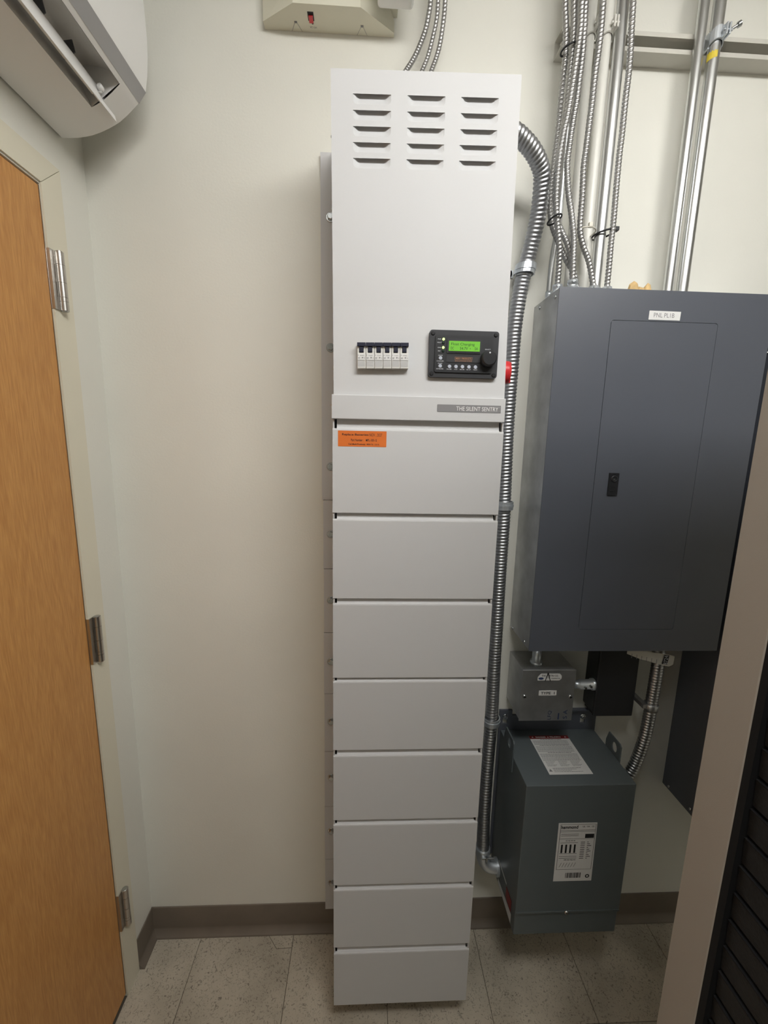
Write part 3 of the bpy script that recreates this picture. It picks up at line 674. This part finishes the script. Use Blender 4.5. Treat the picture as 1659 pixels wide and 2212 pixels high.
zc = clamp('shiny zinc clamp with a protruding bolt on the yellow marked conduit', .799, .0134, 'zinc')
obj('long_bolt', MB().cyl((.806, -.070, rz0+.020), (.9, -.3, .45), .0030, .030, 10).cyl((.831, -.0785, rz0+.0325), (.9, -.3, .45), .0062, .006, 8), 'bolt', zc)
mk = MB(); n = 8
pa = [math.radians(175+100*i/n) for i in range(n+1)]
mk.add([(.799+.01335*math.cos(t), -.055+.01335*math.sin(t), 2.530+.004*i/n) for i, t in enumerate(pa)]+[(.799+.01335*math.cos(t), -.055+.01335*math.sin(t), 2.549-.003*(i % 2)) for i, t in enumerate(pa)], [(i, i+1, n+2+i, n+1+i) for i in range(n)])
obj('mark', mk, 'yellow_tag', zc)
# ties
def tie(lab, pts, r, m, tail=None):
    t = thing('cable_tie', lab, 'cable tie', pts[0]); obj('loop', MB().tube(pts+[pts[0]], r, n=8, step=.003), m, t)
    if tail: obj('tie_head', MB().rbox(*tail, .001), m, t)
    return t
def ring(cx, cy, cz, rx, ry_, n=14, tilt=0.0):
    return [(cx+rx*math.cos(2*PI*i/n), cy+ry_*math.sin(2*PI*i/n), cz+tilt*rx*math.cos(2*PI*i/n)) for i in range(n)]
tie('black cable tie round the thick steel conduit and the bowed cable', ring(.5715, -.068, 2.150, .0245, .0265, tilt=.22), .0022, 'black_rubber', (.590, .600, -.090, -.078, 2.151, 2.160))
tie('black cable tie bundling the two outer armoured cables at the rail', ring(.4405, -.095, 2.508, .0185, .0170, tilt=.35), .0020, 'black_rubber', (.452, .459, -.108, -.098, 2.514, 2.522))
tie('black cable tie where the armoured cables cross above the panel', ring(.4335, -.105, 2.160, .0125, .0250, tilt=.2), .0020, 'black_rubber', None)
tie('pale cable tie round the kinked cable and the wider white conduit', ring(.517, -.078, 2.146, .0265, .0320, tilt=.0), .0016, 'tie_white', (.515, .524, -.112, -.103, 2.146, 2.156))

# ================================================================== GREY PANELBOARD
PX0, PX1, PY, PZ0, PZ1 = .4405, .9620, -.150, 1.0960, 2.0
pb = thing('electrical_panel', 'large grey electrical panel with flush door and white lettered label', 'electrical panel', (.70, 0, PZ0))
obj('tub', MB().box(PX0+.001, PX1-.001, PY+.0025, -.0005, PZ0+.001, PZ1-.001), 'galv', pb, label='bare galvanized side of the tub')
tx0, tx1, tz0, tz1 = .5705, .8290, 1.1590, 1.9310
g = .0011
ft = MB(); outer = [(PX0, PZ0), (PX1, PZ0), (PX1, PZ1), (PX0, PZ1)]
inn = rrect(tx0-g, tx1+g, tz0-g, tz1+g, .007, 5)          # starts top right, counter-clockwise
k = 6
TRc, TLc, BLc, BRc = inn[0:k], inn[k:2*k], inn[2*k:3*k], inn[3*k:4*k]
V3 = lambda q: (q[0], PY, q[1])
ft.add([V3(q) for q in [outer[3], outer[2]]+TRc[3:][::1]+TLc[:3]], [tuple(range(2+3+3))[::-1]])
ft.add([V3(q) for q in [outer[0], outer[3]]+TLc[2:]+BLc[:4]], [tuple(range(2+4+4))[::-1]])
ft.add([V3(q) for q in [outer[1], outer[0]]+BLc[3:]+BRc[:3]], [tuple(range(2+3+3))[::-1]])
ft.add([V3(q) for q in [outer[2], outer[1]]+BRc[2:]+TRc[:4]], [tuple(range(2+4+4))[::-1]])
for (a, b) in ((outer[i], outer[(i+1) % 4]) for i in range(4)):
    ft.add([(a[0], PY, a[1]), (b[0], PY, b[1]), (b[0], PY+.0024, b[1]), (a[0], PY+.0024, a[1])], [(0, 3, 2, 1)])
for a, b in zip(inn, inn[1:]+inn[:1]):
    ft.add([(a[0], PY, a[1]), (b[0], PY, b[1]), (b[0], PY+.0024, b[1]), (a[0], PY+.0024, a[1])], [(0, 1, 2, 3)])
obj('front_trim', ft, 'panel_grey', pb)
pd = obj('panel_door', MB().prism(rrect(tx0, tx1, tz0, tz1, .006), 'y', PY-.0002, PY+.0022), 'panel_grey', pb, origin=(tx0, PY, tz0))
lt = MB().prism(rrect(.6055, .6305, 1.5185, 1.5745, .001), 'y', PY-.0035, PY)
obj('latch', lt, 'black_plastic', pd)
obj('latch_rim', MB().box(.6065, .6295, PY-.0040, PY-.0034, 1.5715, 1.5722).box(.6062, .6069, PY-.0040, PY-.0034, 1.540, 1.5722), 'black_plastic', pd)
obj('lock_cylinder', MB().lathe((.6185, PY-.0034, 1.5600), (0, -1, 0), [(.0085, 0), (.0085, .001), (.006, .0025), (.0055, .0012)], 20), 'black_plastic', pd)
obj('latch_grip', MB().box(.6120, .6240, PY-.0042, PY-.0034, 1.5395, 1.5412).box(.6120, .6210, PY-.0042, PY-.0034, 1.5370, 1.5382).box(.6110, .6200, PY-.0042, PY-.0034, 1.5290, 1.5302).box(.6100, .6220, PY-.0042, PY-.0034, 1.5265, 1.5277), 'black_plastic', pd)
obj('keyhole', MB().lathe((.6175, PY-.0060, 1.5575), (0, -1, 0), [(.0022, 0), (.0016, .0003)], 10), 'bolt', pd)
lb = MB().prism([(.6585, 1.9350), (.7345, 1.9350), (.7350, 1.9545), (.6590, 1.9550)], 'y', PY-.0008, PY)
obj('name_tape', lb, 'tape', pb)
obj('tape_lettering', front(text_mb('PNL PL1B', .050, .0098), .6950, PY-.0010, 1.9455), 'print_grey', pb)
pscr = me_of(MB().lathe((0, 0, 0), (-1, 0, 0), [(.0050, 0), (.0050, .0015), (.0030, .0030)], 14).box(-.0034, -.0030, -.003, .003, -.0005, .0005), 'screw', 'bolt')
for y, z in ((-.036, 1.987), (-.127, 1.984), (-.024, 1.101), (-.114, 1.105)): inst('screw', pscr, (PX0+.001, y, z), pb)
# torn paper bits lying on the panel top
fo = MB(); rnd = random.Random(5)
for cx, w_, h in ((.634, .016, .029), (.664, .014, .026), (.648, .020, .017)):
    n = 9
    base = [(cx+w_*math.cos(2*PI*i/n)*rnd.uniform(.8, 1.1), -.120+.014*math.sin(2*PI*i/n)*rnd.uniform(.8, 1.1)) for i in range(n)]
    mid = [(a*.55+cx*.45+rnd.uniform(-.002, .002), b*.55-.120*.45, 2.0+h*rnd.uniform(.55, .8)) for a, b in base]
    fo.add([(a, b, 2.0002) for a, b in base]+mid+[(cx+rnd.uniform(-.003, .003), -.120, 2.0+h)], [tuple(range(n))[::-1]]+[(i, (i+1) % n, n+(i+1) % n, n+i) for i in range(n)]+[(n+i, n+(i+1) % n, 2*n) for i in range(n)])
tag(obj('foam_scrap', fo, 'foam'), 'crumpled tan scrap lying on top of the grey panel', 'scrap')

# second enclosure beyond, mostly behind the rack
sp = thing('enclosure', 'dark grey steel enclosure on the wall behind the equipment rack', 'electrical panel', (1.17, 0, .546))
obj('tub', MB().rbox(.992, 1.36, -.150, -.0005, .546, 1.90, .0015, 1), 'panel_grey', sp)
obj('cover', MB().rbox(.990, 1.362, -.1535, -.1502, .543, 1.903, .001, 1), 'panel_grey', sp)
for y, z in ((-.030, .558), (-.119, .564), (-.118, 1.876), (-.03, 1.876)): inst('screw', pscr, (.9925, y, z), sp)

# ================================================================== JUNCTION BOX AND DISCONNECT UNDER THE PANEL
jb = thing('junction_box', 'galvanized metal junction box with type sticker under the grey panel', 'junction box', (.52, 0, .862))
obj('box_body', MB().rbox(.4470, .5980, -.1085, -.0005, .862, 1.0165, .001, 1), 'galv', jb)
obj('cover', MB().rbox(.4455, .5995, -.1115, -.1087, .8600, 1.0180, .0008, 1), 'galv', jb)
for x, z in ((.4560, .938), (.5885, .936)):
    obj('screw', MB().lathe((x, -.1115, z), (0, -1, 0), [(.0058, 0), (.0058, .0018), (.0035, .0035)], 14).box(x-.0045, x+.0045, -.1153, -.1149, z-.0005, z+.0005), 'bolt', jb)
obj('maker_sticker', MB().prism([(.4895, .9865), (.5520, .9865), (.5575, .9920), (.5575, 1.0005), (.5520, 1.0070), (.4980, 1.0070), (.4895, .9970)], 'y', -.1121, -.1115), 'paper', jb)
q = front(text_mb('THE AUSTIN CO.', .048, .0050, bold=.02), .5240, -.1124, 1.0010)
for poly in ([(.510, .9845), (.5125, .9845), (.5195, 1.010), (.5165, 1.010)], [(.5165, 1.010), (.5195, 1.010), (.5275, .9845), (.525, .9845)], [(.5145, .9945), (.5235, .9945), (.5235, .9955), (.5145, .9955)]):
    q.add([(a, -.1124, b) for a, b in poly], [(0, 1, 2, 3)])
qq = front(text_mb('WASHINGTON', .0260, .0034, bold=.02), .5410, -.1124, .9925); q.add(qq.v, qq.f)
obj('maker_print', q, 'print_black', jb)
obj('maker_dot', MB().prism([(.4990+.0075*math.cos(2*PI*i/16), .9925+.0035*math.sin(2*PI*i/16)) for i in range(16)], 'y', -.1125, -.1121), 'print_blue', jb)
obj('type_sticker', MB().box(.4965, .5475, -.1121, -.1115, .9400, .9550), 'paper', jb)
obj('type_lettering', front(text_mb('TYPE  1', .0400, .0080, bold=.02), .5220, -.1124, .9475), 'print_black', jb)
q = MB()
for s, x, z, rot in (('LFQ', .5340, .8780, PI/2), ('S A', .5790, .8800, PI/2)):
    t_ = front(text_mb(s, .028, .012), x, -.1118, z, rot); q.add(t_.v, t_.f)
q.box(.5580, .5615, -.1118, -.1116, .864, .884)
obj('stencil', q, 'print_blue', jb)
obj('nipple', MB().lathe((.500, -.070, 1.0170), (0, 0, 1), [(.0175, 0), (.0175, .006), (.0125, .0065), (.0125, .055), (.017, .056), (.017, .0785)], 18), 'zinc', jb)
ds = thing('disconnect_box', 'black square box under grey panel joined by a fitting to the junction box', 'electrical box', (.755, 0, .846))
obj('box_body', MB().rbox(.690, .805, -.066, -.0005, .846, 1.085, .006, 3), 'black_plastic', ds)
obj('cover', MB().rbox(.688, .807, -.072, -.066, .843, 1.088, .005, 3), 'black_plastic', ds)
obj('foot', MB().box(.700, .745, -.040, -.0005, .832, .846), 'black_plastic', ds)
obj('hasp', MB().lathe((.807, -.045, .925), (1, 0, 0), [(.008, 0), (.008, .006), (.004, .007)], 14), 'galv', ds)
cp = thing('conduit_coupling', 'shiny zinc coupling between junction box and black disconnect box', 'fitting', (.645, -.05, .93))
obj('sleeve', MB().lathe((.599, -.052, .936), (1, 0, 0), [(.0165, .0002), (.0165, .006), (.0115, .0065), (.0115, .045), (.0145, .046), (.0145, .082), (.0175, .083), (.0175, .0905)], 20), 'zinc', cp)
obj('set_screw', MB().cyl((.655, -.0665, .936), (0, -1, 0), .0035, .007, 8).cyl((.671, -.0665, .940), (0, -1, 0), .0035, .007, 8), 'bolt', cp)

# ================================================================== TRANSFORMER
TX0, TX1, TY, TZ0, TZ1 = .4340, .7330, -.2235, .2640, .7520
tf = thing('transformer', 'grey steel wall-mounted transformer with lifting ears and warning label on top', 'transformer', (.58, 0, TZ0))
obj('case', MB().rbox(TX0, TX1, TY, -.007, .3440, TZ1, .0018, 2), 'trafo_grey', tf)
obj('lower_case', MB().rbox(TX0+.0015, TX1-.0015, TY+.004, -.007, TZ0, .3438, .0012, 1), 'trafo_grey', tf)
obj('case_lip', MB().box(TX0+.001, TX1-.001, TY-.0015, TY+.001, .3415, .3475), 'trafo_grey', tf)
obj('screw', MB().lathe((.5790, TY-.0015, .3445), (0, -1, 0), [(.0062, 0), (.0062, .0015), (.004, .004)], 8), 'bolt', tf)
bp_ = MB()
for x0, x1, z0, z1 in ((.427, .738, .290, .772), (.427, .439, .772, .802), (.454, .6875, .772, .802), (.7025, .738, .772, .802), (.427, .468, .802, .820), (.660, .724, .802, .822)):
    bp_.box(x0, x1, -.0062, -.0005, z0, z1)
br = obj('wall_bracket', bp_, 'panel_grey', tf)
for x, z in ((.4465, .798), (.6950, .797)):
    obj('lag_bolt', MB().lathe((x, -.0067, z), (0, -1, 0), [(.0092, 0), (.0092, .0015), (.0085, .002)], 18).lathe((x, -.0087, z), (0, -1, 0), [(.0070, 0), (.0070, .0045), (.0055, .0055)], 6, False), 'bolt', br)
obj('bracket_flange', MB().box(.640, .735, -.020, -.0062, .823, .8265), 'panel_grey', br)
def ear(x0, x1, y0, y1):
    n = 14; cy, cz, r = (y0+y1)/2-.006, .776, .0120
    outp = [(y0, .705), (y1, .705), (y1, .772), (y1-.010, .803), (y0+.006, .803), (y0, .797)]
    h_ = [(cy+r*math.cos(2*PI*i/n), cz+r*1.25*math.sin(2*PI*i/n)) for i in range(n)]
    mb = MB()
    # plate with a hole: left and right halves meeting at the hole's top and bottom
    R_ = [(cy, .705), (y1, .705), (y1, .772), (y1-.010, .803), (cy, .803)]+[h_[(n//4-i) % n] for i in range(n//2+1)] if True else []
    hq = [(cy+r*math.cos(a), cz+r*1.25*math.sin(a)) for a in [PI/2-PI*i/8 for i in range(9)]]
    hl = [(cy+r*math.cos(a), cz+r*1.25*math.sin(a)) for a in [1.5*PI-PI*i/8 for i in range(9)]]
    A = [(cy, .705), (y1, .705), (y1, .772), (y1-.010, .803), (cy, .803)]+hq
    B_ = [(cy, .803), (y0+.006, .803), (y0, .797), (y0, .705), (cy, .705)]+hl
    for poly in (A, B_): mb.prism(poly, 'x', x0, x1)
    return mb
obj('lifting_ear', ear(TX0-.0032, TX0, -.125, -.050), 'trafo_grey', tf)
obj('lifting_ear', ear(TX1, TX1+.0032, -.145, -.075), 'trafo_grey', tf)
# warning label on the lid
lx0, lx1, ly0, ly1 = .5120, .6340, -.187, -.036; lz = TZ1
obj('warning_label', MB().box(lx0, lx1, ly0, ly1, lz, lz+.0004), 'paper', tf)
obj('danger_strip', MB().box(lx0, lx1, ly1-.0135, ly1, lz+.0004, lz+.0006), 'danger_red', tf)
def flat(mb, x, y, z): mb.v = [(x+a, y+b, z) for a, b, _ in mb.v]; return mb
q = flat(text_mb('DANGER', .032, .0062, bold=.02), lx0+.036, ly1-.0068, lz+.0008)
t_ = flat(text_mb('PELIGRO', .034, .0062, bold=.02), lx0+.081, ly1-.0068, lz+.0008); q.add(t_.v, t_.f)
for x in (lx0+.010, lx0+.058, lx0+.112):
    q.add([(x-.003, ly1-.009, lz+.0008), (x+.003, ly1-.009, lz+.0008), (x, ly1-.004, lz+.0008)], [(0, 1, 2)])
obj('danger_lettering', q, 'paper', tf)
q = MB()
rowdefs = [(.030, .095, 1)]+[(.004, .110, 0)]*4+[(.018, .108, 1)]+[(.004, .112, 0)]*5+[(.030, .100, 1)]+[(.004, .114, 0)]*6
yv = ly1-.017; rows_ = []
for a, b, bold in rowdefs:
    rows_.append((lx0+a, lx0+b, yv, .0022 if bold else .0016)); yv -= .0062 if bold else .0046
for c0 in (.008, .045, .080):
    for i in range(5): rows_.append((lx0+c0, lx0+c0+.028-.004*(i % 3), yv-.0042*i, .0014))
yv -= .0245
for i in range(4): rows_.append((lx0+.018, lx0+.100-.016*(i % 3), yv-.0042*i, .0016))
lq = lines_mb(rows_); lq.v = [(a, b, lz+.0007) for a, b, _ in lq.v]
lq.add([(lx0+.004, yv-.012, lz+.0007), (lx0+.014, yv-.012, lz+.0007), (lx0+.009, yv-.002, lz+.0007)], [(0, 1, 2)])
obj('label_print', lq, 'print_grey', tf)
# rating plate on the front
fy = TY
obj('rating_plate', MB().prism([(.5325, .4485), (.6405, .4480), (.6380, .6355), (.5315, .6360)], 'y', fy-.0006, fy), 'paper', tf)
rp = front(text_mb('hammond', .047, .0110, bold=.03), .5625, fy-.0009, .6235)
for s, x, z, wd in (('UL', .6020, .6245, .0070), ('CSA', .6140, .6245, .0085), ('CE', .6270, .6245, .0065), ('H1 H2 H3 H4', .5690, .5800, .0260), ('X4 X3 X2 X1', .5720, .5185, .0330)):
    t_ = front(text_mb(s, wd, bold=.02), x, fy-.0009, z); rp.add(t_.v, t_.f)
def hb_(x0, x1, z0, z1): rp.add([(x0, fy-.0009, z0), (x1, fy-.0009, z0), (x1, fy-.0009, z1), (x0, fy-.0009, z1)], [(0, 1, 2, 3)])
for z in (.6320, .6135, .6090, .5860, .4870): hb_(.5375, .6350, z-.0004, z+.0004)
for x in (.5375, .6350): hb_(x-.0005, x+.0005, .4870, .6320)
for x0, x1 in ((.5440, .5490), (.5560, .5610), (.5680, .5730), (.5800, .5850)): hb_(x0, x1, .5410, .5680)
for z in (.5735, .5390, .5300, .5240, .5960, .6010): hb_(.5410, .5900, z-.0005, z+.0005)
for i in range(10): hb_(.5980, .6100, .5740-.0058*i, .5758-.0058*i); hb_(.6160, .6200+.004*(i % 3), .5740-.0058*i, .5758-.0058*i)
hb_(.6080, .6330, .5880, .6010)
for i in range(6):
    x = .5440+.008*i; rp.add([(x, fy-.0009, .4950), (x+.0010, fy-.0009, .4950), (x+.0065, fy-.0009, .5090), (x+.0055, fy-.0009, .5090)], [(0, 1, 2, 3)])
x = .5650; rnd = random.Random(11)
while x < .6080:
    wd = rnd.choice((.0008, .0014, .0024)); hb_(x, x+wd, .4590, .4760); x += wd+rnd.choice((.0008, .0012, .002))
for i in range(20):
    a0, a1 = 2*PI*i/20, 2*PI*(i+1)/20
    rp.add([(.6270+r_*math.cos(a), fy-.0009, .4640+r_*math.sin(a)) for r_, a in ((.0060, a0), (.0060, a1), (.0030, a1), (.0030, a0))], [(0, 1, 2, 3)])
obj('rating_print', rp, 'print_black', tf)
# label low on the flank
obj('side_label', MB().add([(TX0+.001, -.078, .283), (TX0+.001, -.078, .268), (TX0+.001, -.195, .268), (TX0+.001, -.195, .300)], [(0, 1, 2, 3)]).add([(TX0-.0002, -.078, .3445), (TX0-.0002, -.150, .3445), (TX0-.0002, -.150, .352), (TX0-.0002, -.078, .352)], [(0, 1, 2, 3)]), 'paper', tf)
obj('side_label_red', MB().box(TX0-.0004, TX0+.0004, -.192, -.150, .306, .340), 'danger_red', tf)

# ================================================================== EMERGENCY LIGHT
ez0, ez1 = 2.585, 2.78
el = thing('emergency_light', 'cream plastic emergency light box on the wall with red switch', 'emergency light', (-.10, 0, ez0))
plan = [(-.249, -.0005), (-.249, -.020), (-.174, -.066), (-.025, -.066), (.053, -.012), (.053, -.0005)]
mb = MB(); n = len(plan)
lo = [(a, b, ez0) for a, b in plan]
hi = [(-.249, -.0005, ez1), (-.249, -.020, ez1), (-.174, -.075, ez1), (-.025, -.075, ez1), (-.02, -.055, ez1), (-.02, -.0005, ez1)]
hi2 = [(-.249, -.0005, ez0+.03), (-.249, -.020, ez0+.03), (-.174, -.070, ez0+.03), (-.025, -.070, ez0+.03), (.053, -.012, ez0+.022), (.053, -.0005, ez0+.022)]
mb.add(lo+hi2+hi, [tuple(range(n))]+[(i, n+i, n+(i+1) % n, (i+1) % n) for i in range(n)]+[(n+i, 2*n+i, 2*n+(i+1) % n, n+(i+1) % n) for i in range(n)]+[tuple(range(2*n, 3*n))[::-1]])
obj('case', mb, 'cream_plastic', el)
obj('switch_well', MB().box(-.1445, -.1310, -.0490, -.0290, ez0-.0008, ez0), 'print_black', el)
obj('switch', MB().rbox(-.1425, -.1330, -.0430, -.0270, ez0-.0045, ez0-.0006, .001), 'red_lamp', el)
obj('test_button', MB().cyl((-.1355, -.0235, ez0-.0012), (0, 0, 1), .0022, .0012, 12), 'print_black', el)
q = text_mb('AC ON', .0155, .0042); q.v = [(-.1350+a, -.0135+b, ez0-.0006) for a, b, _ in q.v]; q.f = [f[::-1] for f in q.f]
obj('lettering', q, 'print_grey', el)
vg = MB()
for cx in (-.174, -.022):
    vg.box(cx-.003, cx+.003, -.0255, -.0210, ez0-.0006, ez0)
    for s in (-1, 1):
        vg.add([(cx+s*.002, -.022, ez0-.0006), (cx+s*.0028, -.022, ez0-.0006), (cx+s*.0125, -.0015, ez0-.0006), (cx+s*.0117, -.0015, ez0-.0006)], [(0, 1, 2, 3)])
obj('knockout', vg, 'print_grey', el)
hd = obj('lamp_head', MB().rbox(.012, .092, -.120, -.055, ez0+.006, ez0+.100, .008, 3), 'lens', el)
obj('neck', MB().cyl((.04, -.058, ez0+.06), (0, 1, 0), .014, .045, 16).box(-.02, .06, -.02, -.0005, ez0+.04, ez0+.09), 'cream_plastic', el)

# ================================================================== AIR CONDITIONER (left wall, above the door)
ac = thing('air_conditioner', 'white wall-mounted split air conditioner with open louvre above the door', 'air conditioner', (XL, -.5, 2.292))
AY0, AY1 = -.080, -.93
prof = [(.005, 2.292), (.02, 2.2922), (.04, 2.2935), (.057, 2.2965), (.072, 2.300), (.091, 2.3068), (.109, 2.315)]
prof2 = [(.170, 2.360), (.178, 2.368)]
strip = [(.178, 2.368), (.1935, 2.390)]
face = [(.1935, 2.390), (.199, 2.42), (.2025, 2.455), (.2035, 2.49), (.2015, 2.55), (.196, 2.60), (.19, 2.60)]
SY0, SY1 = -.140, -.870                                   # outlet span
def wx(q): return (XL+q[0], q[1])
def ruled(mb, pr, y0, y1, sm=True):
    vs = [(XL+a, y0, b) for a, b in pr]+[(XL+a, y1, b) for a, b in pr]; n = len(pr)
    mb.add(vs, [(i, n+i, n+i+1, i+1) for i in range(n-1)], sm)
bod = MB(); ruled(bod, prof, AY0, AY1); ruled(bod, prof2, AY0, AY1, False)
for a, b in ((AY0, SY0), (SY1, AY1)): ruled(bod, [(.109, 2.315), (.122, 2.3218), (.134, 2.329), (.152, 2.3435), (.170, 2.360)], a, b)
allp = [(0.005, 2.60)]+prof+[(.122, 2.3218), (.134, 2.329), (.152, 2.3435)]+prof2+strip[1:]+face[1:]
for y in (AY0, AY1): bod.add([(XL+a, y, b) for a, b in allp], [tuple(range(len(allp))) if y == AY0 else tuple(range(len(allp)))[::-1]])
bod.add([(XL+.005, AY0, 2.60), (XL+.005, AY1, 2.60), (XL+.19, AY1, 2.60), (XL+.19, AY0, 2.60)], [(0, 1, 2, 3)])
bod.add([(XL+.005, AY0, 2.60), (XL+.005, AY1, 2.60), (XL+.005, AY1, 2.292), (XL+.005, AY0, 2.292)], [(0, 1, 2, 3)])
obj('body', bod, 'ac_white', ac)
sm = MB(); ruled(sm, [(.1775, 2.3675), (.194, 2.3895)], AY0+.0008, AY1, False); sm.v = [(a, b, c-.0006) for a, b, c in sm.v]
obj('trim_strip', sm, 'ac_grey', ac)
fm = MB(); ruled(fm, [(.1938, 2.3895)]+[(a+.0006, b) for a, b in face[1:]], AY0+.0005, AY1)
obj('front_panel', fm, 'ac_white', ac)
ch = MB(); duct = [(.1685, 2.3612), (.162, 2.374), (.150, 2.384), (.132, 2.388), (.108, 2.392), (.085, 2.385), (.095, 2.350), (.109, 2.315)]
ruled(ch, duct[:4], SY0, SY1)
for y in (SY0, SY1): ch.add([(XL+a, y, b) for a, b in duct], [tuple(range(len(duct)))])
obj('outlet_duct', ch, 'ac_white', ac)
ch = MB(); ruled(ch, duct[3:], SY0, SY1); obj('outlet_throat', ch, 'ac_white', ac)
vn = MB(); va = [(.126, 2.350), (.1285, 2.338), (.1315, 2.325), (.1335, 2.3165)]
vp = va+[(a+.0022, b+.0004) for a, b in va[::-1]]
vn.prism([wx(q) for q in vp], 'y', -.098, -.905)
obj('vane', vn, 'ac_white', ac)
vn = MB(); va = [(.108, 2.362), (.113, 2.350), (.1165, 2.338), (.118, 2.332)]
vn.prism([wx(q) for q in va+[(a+.002, b+.0004) for a, b in va[::-1]]], 'y', -.150, -.86)
obj('vane', vn, 'ac_white', ac)
obj('vane_pivot', MB().lathe((XL+.1365, -.148, 2.3435), (0, -1, 0), [(.006, 0), (.006, .008), (.003, .010)], 14).box(XL+.128, XL+.138, -.152, -.149, 2.335, 2.347), 'ac_white', ac)
fq = ((.100, 2.352), (.122, 2.366), (.118, 2.386), (.094, 2.382))
for i in range(9):
    y = -.20-.075*i
    obj('guide_fin', MB().prism([wx(q) for q in fq], 'y', y, y-.002), 'ac_dark', ac)
obj('mounting_plate', MB().box(XL, XL+.0055, -.16, -.85, 2.34, 2.56), 'galv', ac)

# ================================================================== EQUIPMENT RACK
RX, RX2, RY0, RY1, RH = .500, 1.10, -.640, -1.55, 2.06
rk = thing('equipment_rack', 'tall tan framed equipment rack with black ribbed side', 'equipment rack', (.8, -1.10, 0))
for x0, x1, y0, y1 in ((RX, RX+.05, RY0, RY0-.0622), (RX2-.05, RX2, RY0, RY0-.0622), (RX, RX+.05, RY1+.0622, RY1), (RX2-.05, RX2, RY1+.0622, RY1)):
    obj('post', MB().rbox(x0, x1, y1, y0, 0, RH, .0015, 1), 'rack_tan', rk)
obj('top_panel', MB().rbox(RX, RX2, RY1, RY0, RH, RH+.03, .002), 'rack_tan', rk)
obj('base', MB().box(RX+.012, RX2-.012, RY1+.02, RY0-.02, .0, .06), 'rack_black', rk)
obj('back_panel', MB().box(RX+.05, RX2-.05, RY0-.012, RY0-.004, .06, RH), 'rack_black', rk)
obj('side_trim', MB().box(RX+.001, RX+.02, RY0-.0730, RY0-.0624, .06, RH).box(RX+.001, RX+.02, RY1+.0624, RY1+.0730, .06, RH), 'rack_black', rk)
pit = .04425; z = 1.268-.04425*27
while z+pit < RH:
    if z > .06:
        obj('slat', MB().prism([(RX+.0125, z+.002), (RX+.0105, z+.0035), (RX+.0085, z+pit-.0035), (RX+.0105, z+pit-.0015), (RX+.022, z+pit-.0015), (RX+.022, z+.002)], 'y', RY1+.074, RY0-.074), 'slat_black', rk)
        obj('ridge', MB().prism([(RX+.0075, z+pit-.0028), (RX+.0075, z+pit-.0012), (RX+.0105, z+pit-.0012), (RX+.0105, z+pit-.0028)], 'y', RY1+.074, RY0-.074), 'rack_black', rk)
    z += pit
